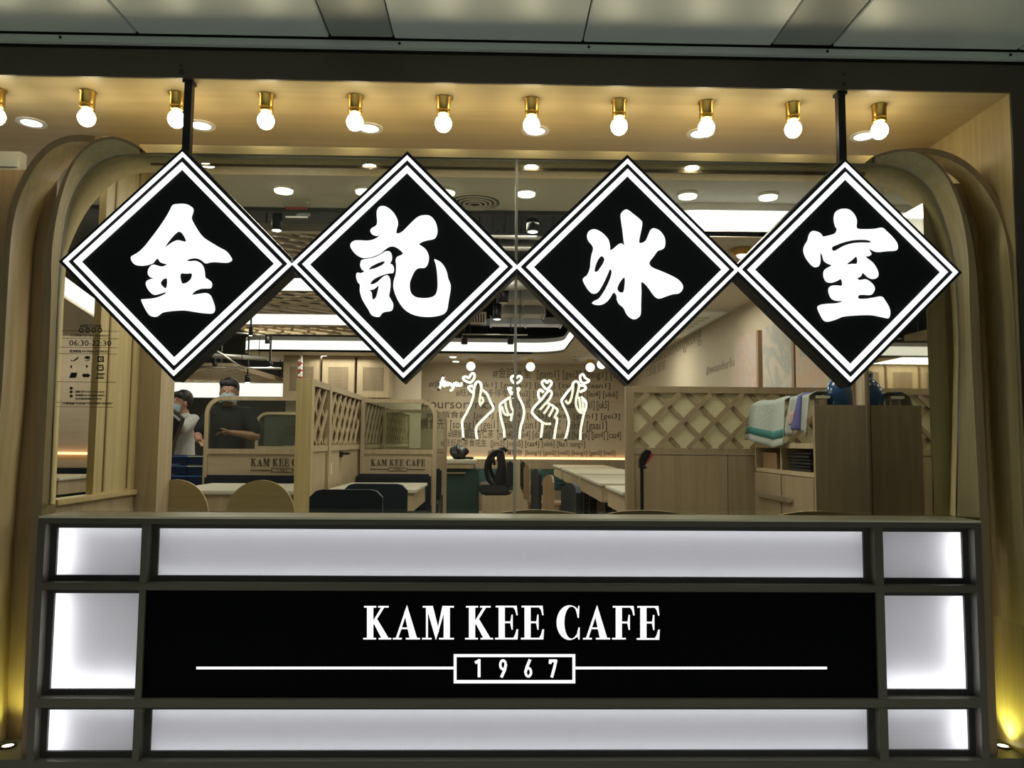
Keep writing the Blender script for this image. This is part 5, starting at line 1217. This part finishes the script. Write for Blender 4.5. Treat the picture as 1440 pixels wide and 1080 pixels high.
# ================================================================== PEOPLE
def capsules(B, chains):
    """closed tapered capsules along each chain of (co, radius or (rx, ry)); remesh() unites them into one skin"""
    n = 16
    for ch in chains:
        for (a, ra), (b, rb) in zip(ch[:-1], ch[1:]):
            a, b = Vector(a), Vector(b); d = b-a
            if d.length < 1e-6: continue
            d.normalize(); ra = ra if isinstance(ra, tuple) else (ra, ra); rb = rb if isinstance(rb, tuple) else (rb, rb)
            u = Vector((1, 0, 0)) if abs(d.x) < .9 else Vector((0, 0, 1))
            x = (u-d*u.dot(d)).normalized(); y = d.cross(x); vs = []; fs = []; rows = []
            for k in range(5):
                t = PI/2*(1-k/4); rows.append((a-d*(min(ra)*math.sin(t)), ra[0]*math.cos(t), ra[1]*math.cos(t)))
            for k in range(5):
                t = PI/2*k/4; rows.append((b+d*(min(rb)*math.sin(t)), rb[0]*math.cos(t), rb[1]*math.cos(t)))
            for c, rx, ry in rows: vs += [c+x*(rx*math.cos(2*PI*j/n))+y*(ry*math.sin(2*PI*j/n)) for j in range(n)]
            for i in range(len(rows)-1):
                for j in range(n): fs.append((i*n+j, i*n+(j+1) % n, (i+1)*n+(j+1) % n, (i+1)*n+j))
            B.add(vs, fs, True)
    return B
def remesh(B, vox, smooth=2):
    me = bpy.data.meshes.new('tmp'); me.from_pydata(B.v, [], B.f); me.update()
    bm = bmesh.new(); bm.from_mesh(me); bmesh.ops.remove_doubles(bm, verts=bm.verts, dist=1e-5); bmesh.ops.recalc_face_normals(bm, faces=bm.faces); bm.to_mesh(me); bm.free()
    o = bpy.data.objects.new('tmp', me); C.objects.link(o); r = o.modifiers.new('r', 'REMESH'); r.mode = 'VOXEL'; r.voxel_size = vox
    s = o.modifiers.new('s', 'SMOOTH'); s.factor = .5; s.iterations = smooth
    dg = bpy.context.evaluated_depsgraph_get(); out = bpy.data.meshes.new_from_object(o.evaluated_get(dg)); bpy.data.objects.remove(o); return out
def person(label, loc, rotz, arms, top, hem=.82, scale=1.0, mask=True, turn=0.0, tilt=0.0):
    t_ = thing('person', label, 'person', (0, 0, 0))
    V = Vector
    pel = (0, 0, .95); ch = []
    ch.append([(pel, (.14, .098)), ((0, .0, 1.10), (.135, .095)), ((0, .0, 1.26), (.155, .105)), ((0, .01, 1.36), (.135, .088)), ((0, .012, 1.43), (.075, .065)), ((0, 0, 1.52), (.054, .056)), ((0, -.015, 1.575), (.06, .07))])
    for s in (-1, 1):
        ch.append([((s*.06, 0, .93), .088), ((s*.09, 0, .86), .080), ((s*.10, -.02, .50), .058), ((s*.105, .015, .30), .054), ((s*.11, .03, .09), .038), ((s*.12, -.05, .05), .04), ((s*.13, -.15, .035), .035)])
    hands = []
    for s, (el, wr, hd) in zip((-1, 1), arms):
        sh_ = (s*.175, .01, 1.40)
        ch.append([((s*.06, .01, 1.375), .058), (sh_, .050), (tuple((Vector(sh_)+Vector(el))/2), .048), (el, .040), (tuple((Vector(el)*.6+Vector(wr)*.4)), .040), (wr, .026)])
        w, h = Vector(wr), Vector(hd); d = (h-w).normalized(); side = d.cross(Vector((0, 0, 1))); side = side.normalized() if side.length > .1 else Vector((1, 0, 0)); up = side.cross(d)
        palm = w+d*.055
        ch.append([(wr, .026), (tuple(w+d*.03), (.032, .02)), (tuple(palm), (.038, .018))])
        for k, (o, ln) in enumerate(((-.028, .062), (-.010, .072), (.009, .068), (.026, .054))):
            b = palm+d*.028+side*o
            ch.append([(tuple(palm), (.038, .018)), (tuple(b), .0095), (tuple(b+d*ln*.5-up*.008), .009), (tuple(b+d*ln*.8-up*.03), .008)])
        tb = w+d*.035-side*s*.03
        ch.append([(tuple(w+d*.03), (.032, .02)), (tuple(tb+up*.012), .012), (tuple(tb+d*.04+up*.026), .010), (tuple(tb+d*.065+side*s*.012+up*.028), .009)])
    B = capsules(MB(), ch)
    # head
    hc = Vector((0, -.035, 1.60)); HR = Matrix.Translation(hc) @ Matrix.Rotation(turn, 4, 'Z') @ Matrix.Rotation(tilt, 4, 'X') @ Matrix.Scale(1.10, 4)
    H = MB()
    H.ball((0, .012, .025), .092, .83, 1.02, 1.0, 24, 16)                  # skull
    H.ball((0, -.012, -.035), .075, .82, .95, 1.12, 20, 14)               # face
    H.ball((0, -.055, -.085), .03, 1.1, .8, .8, 12, 8)                    # chin
    H.ball((0, -.098, -.018), .014, .8, 1.2, 1.5, 12, 8).ball((0, -.103, -.03), .014, 1.05, .9, .8, 12, 8)   # nose
    for s in (-1, 1): H.ball((s*.079, .01, -.012), .028, .28, .6, 1, 12, 8)   # ears
    for s in (-1, 1): H.ball((s*.036, -.072, .022), .022, 1.1, .55, .35, 12, 8)  # brows
    H.ball((0, -.085, -.058), .02, 1.15, .5, .45, 12, 8)                  # lips
    B.add([HR @ v for v in H.v], H.f, True)
    me = remesh(B, .0062, 3)
    XF = Matrix.Translation(loc) @ Matrix.Rotation(rotz, 4, 'Z') @ Matrix.Diagonal((scale, scale, scale, 1))
    t_.location = loc; WL[t_.name] = Vector(loc)
    MB().raw(me, XF).build('body', 'skin', t_)
    HX = XF @ HR
    for s in (-1, 1):
        E_ = MB().ball((s*.034, -.083, .004), .0115, 1.15, .6, .75, 12, 8); E = MB(); E.add([HX @ v for v in E_.v], E_.f, True); eo = E.build('eye', 'white', t_)
        E_ = MB().ball((s*.034, -.0885, .004), .006, 1, .5, 1, 10, 6); E = MB(); E.add([HX @ v for v in E_.v], E_.f, True); E.build('pupil', 'hair', eo)
    # hair: cap with fringe
    K = MB()
    K.ball((0, .022, .048), .098, .87, 1.0, .97, 24, 16)
    for k in range(11):
        x = -.065+.013*k; K.ball((x, -.050-.024*math.cos(x*18), .066+.010*math.sin(k*2.3)), .024, .7, .8, 1.25, 10, 6)
    for s in (-1, 1): K.ball((s*.072, .022, .022), .028, .45, 1.2, 1.5, 10, 8)
    K.ball((0, .075, .0), .06, 1.1, .6, 1.3, 14, 10)
    km = remesh(K, .009, 2); MB().raw(km, HX).build('hair', 'hair', t_)
    if mask:
        vs = []; fs = []; nu, nv = 14, 8
        for i in range(nu+1):
            a = -1.35+2.7*i/nu
            for j in range(nv+1):
                v = j/nv; z = -.028-.075*v - .012*abs(math.sin(a)); r = 1.0+.06*math.sin(PI*v)
                vs.append(HX @ Vector((.074*math.sin(a)*r, -.012-.098*math.cos(a)*r*(1-.1*v)+.004, z)))
        for i in range(nu):
            for j in range(nv): fs.append((i*(nv+1)+j, (i+1)*(nv+1)+j, (i+1)*(nv+1)+j+1, i*(nv+1)+j+1))
        MB().add(vs, fs, True).build('face_mask', 'mask', t_)
    # t-shirt
    tc_ = [[((0, 0, hem+.1), (.180, .132)), ((0, 0, .98), (.176, .128)), ((0, 0, 1.12), (.168, .118)), ((0, 0, 1.27), (.178, .120)), ((0, .01, 1.36), (.170, .112)), ((0, .012, 1.40), (.12, .092)), ((0, .012, 1.415), (.078, .074))]]
    for s, (el, wr, hd) in zip((-1, 1), arms):
        sh_ = Vector((s*.185, .01, 1.405)); e = Vector(el); m_ = sh_.lerp(e, .5); f_ = sh_.lerp(e, .78)
        tc_.append([((s*.05, .01, 1.38), .075), (tuple(sh_-Vector((s*.015, 0, .012))), .070), (tuple(m_), .066), (tuple(f_), .066)])
    MB().raw(remesh(capsules(MB(), tc_), .012, 6), XF).build('t_shirt', top, t_)
    # trousers
    tr_ = [[((0, 0, 1.0), (.168, .12)), ((0, 0, .92), (.172, .125)), ((-.085, 0, .84), .105), ((-.095, 0, .76), .10), ((-.10, -.02, .50), .078), ((-.108, .02, .12), .065)], [((.085, 0, .90), .105), ((.095, 0, .76), .10), ((.10, -.02, .50), .078), ((.108, .02, .12), .065)]]
    MB().raw(remesh(capsules(MB(), tr_), .014, 6), XF).build('trousers', 'trouser', t_)
    for s in (-1, 1):
        Sh = MB().ball((s*.122, -.06, .045), .05, 1, 2.6, .9, 14, 8); E = MB(); E.add([XF @ v for v in Sh.v], Sh.f, True); E.build('shoe', 'black_metal', t_)
    return t_, XF
d_ = 7.6
pc = at(322, 600, d_)
man, XF = person('standing man in a dark tee and pale blue face mask, holding a phone', Vector((pc.x, dY(d_), 0)), .06,
       [((-.285, -.04, 1.17), (-.21, -.25, 1.12), (-.15, -.32, 1.10)), ((.28, -.07, 1.16), (.10, -.285, 1.195), (.03, -.32, 1.20))], 'tshirt', .82, .985, True, .12, -.18)
P_ = XF @ Vector((.005, -.365, 1.205))
ph = MB().box(P_.x-.075, P_.x+.035, P_.y-.03, P_.y+.04, P_.z+.012, P_.z+.021, .003).build('phone', 'black_metal', loc=P_); tag(ph, 'dark phone held flat in the hand of the man', 'phone')
d_ = 8.6
pc = at(254, 600, d_)
wk, XF2 = person('worker in a white tee seen from the side, carrying a dark folded cover', Vector((pc.x+.02, dY(d_), 0)), -.5,
       [((-.28, -.04, 1.18), (-.20, -.25, 1.25), (-.15, -.32, 1.27)), ((.20, -.20, 1.26), (-.02, -.30, 1.36), (-.09, -.32, 1.39))], 'white_tee', .74, .95, True, -.2, -.2)
# dark folded cover hanging from the worker's hands
a_ = at(236, 575, 8.15)
fc = thing('folded_cover', 'dark folded cover hanging from the hands of the worker', 'cover', (a_.x, dY(8.15), at(240, 655, 8.15).z))
pf = [(231, 574), (236, 572), (255, 588), (252, 598), (243, 620), (236, 655), (229, 658), (233, 615), (240, 595), (231, 588)]
MB().prism([at(x, y, 8.15) for x, y in pf], (0, .10, 0)).build('cloth', 'black_metal', fc)
MB().prism([at(x, y, 8.14) for x, y in [(234, 577), (236.5, 575.5), (254, 589.5), (252, 592.5)]], (0, .02, 0)).build('pale_edge', 'towel', fc)
# blue crates stacked below
M['crate_lip'] = plain('blue_lip', (.05, .12, .30), .3)
cr = None
for i, (x0, x1, k) in enumerate(((233, 262, 0), (233, 262, 1), (233, 262, 2), (263, 291, 0), (263, 291, 1), (263, 291, 2))):
    a_, b_ = at(x0, 680, 7.95), at(x1, 680, 7.95); z = .66+.10*k
    t_ = thing('crate', 'blue plastic crate, %s of the %s stack behind the booth table' % (('bottom', 'middle', 'top')[k], 'left' if i < 3 else 'right'), 'crate', ((a_.x+b_.x)/2, dY(7.95), z), 'blue crates behind the left booth table')
    y0, y1 = dY(7.95), dY(7.95)+.22
    MB().ring([(a_.x, y0, z), (b_.x, y0, z), (b_.x, y1, z), (a_.x, y1, z)], [(a_.x+.012, y0+.012, z), (b_.x-.012, y0+.012, z), (b_.x-.012, y1-.012, z), (a_.x+.012, y1-.012, z)], (0, 0, .088)).build('wall', 'blue', t_)
    MB().box(a_.x+.012, b_.x-.012, y0+.012, y1-.012, z, z+.01).build('bottom', 'blue', t_)
    MB().box(a_.x-.004, b_.x+.004, y0-.006, y0, z+.072, z+.086).build('lip', 'towel' if (i in (4, 5)) else 'crate_lip', t_)
st = MB().box(at(232, 680, 7.95).x-.02, at(292, 680, 7.95).x+.02, dY(7.95)-.01, dY(7.95)+.24, .63, .658).build('shelf', 'black_metal', loc=(at(260, 680, 7.95).x, dY(7.95), .27))
for x in (at(234, 680, 7.95).x, at(290, 680, 7.95).x): MB().box(x-.02, x+.02, dY(7.95), dY(7.95)+.2, 0, .63).build('leg', 'black_metal', st)
tag(st, 'low black stand under the blue crates', 'stand')
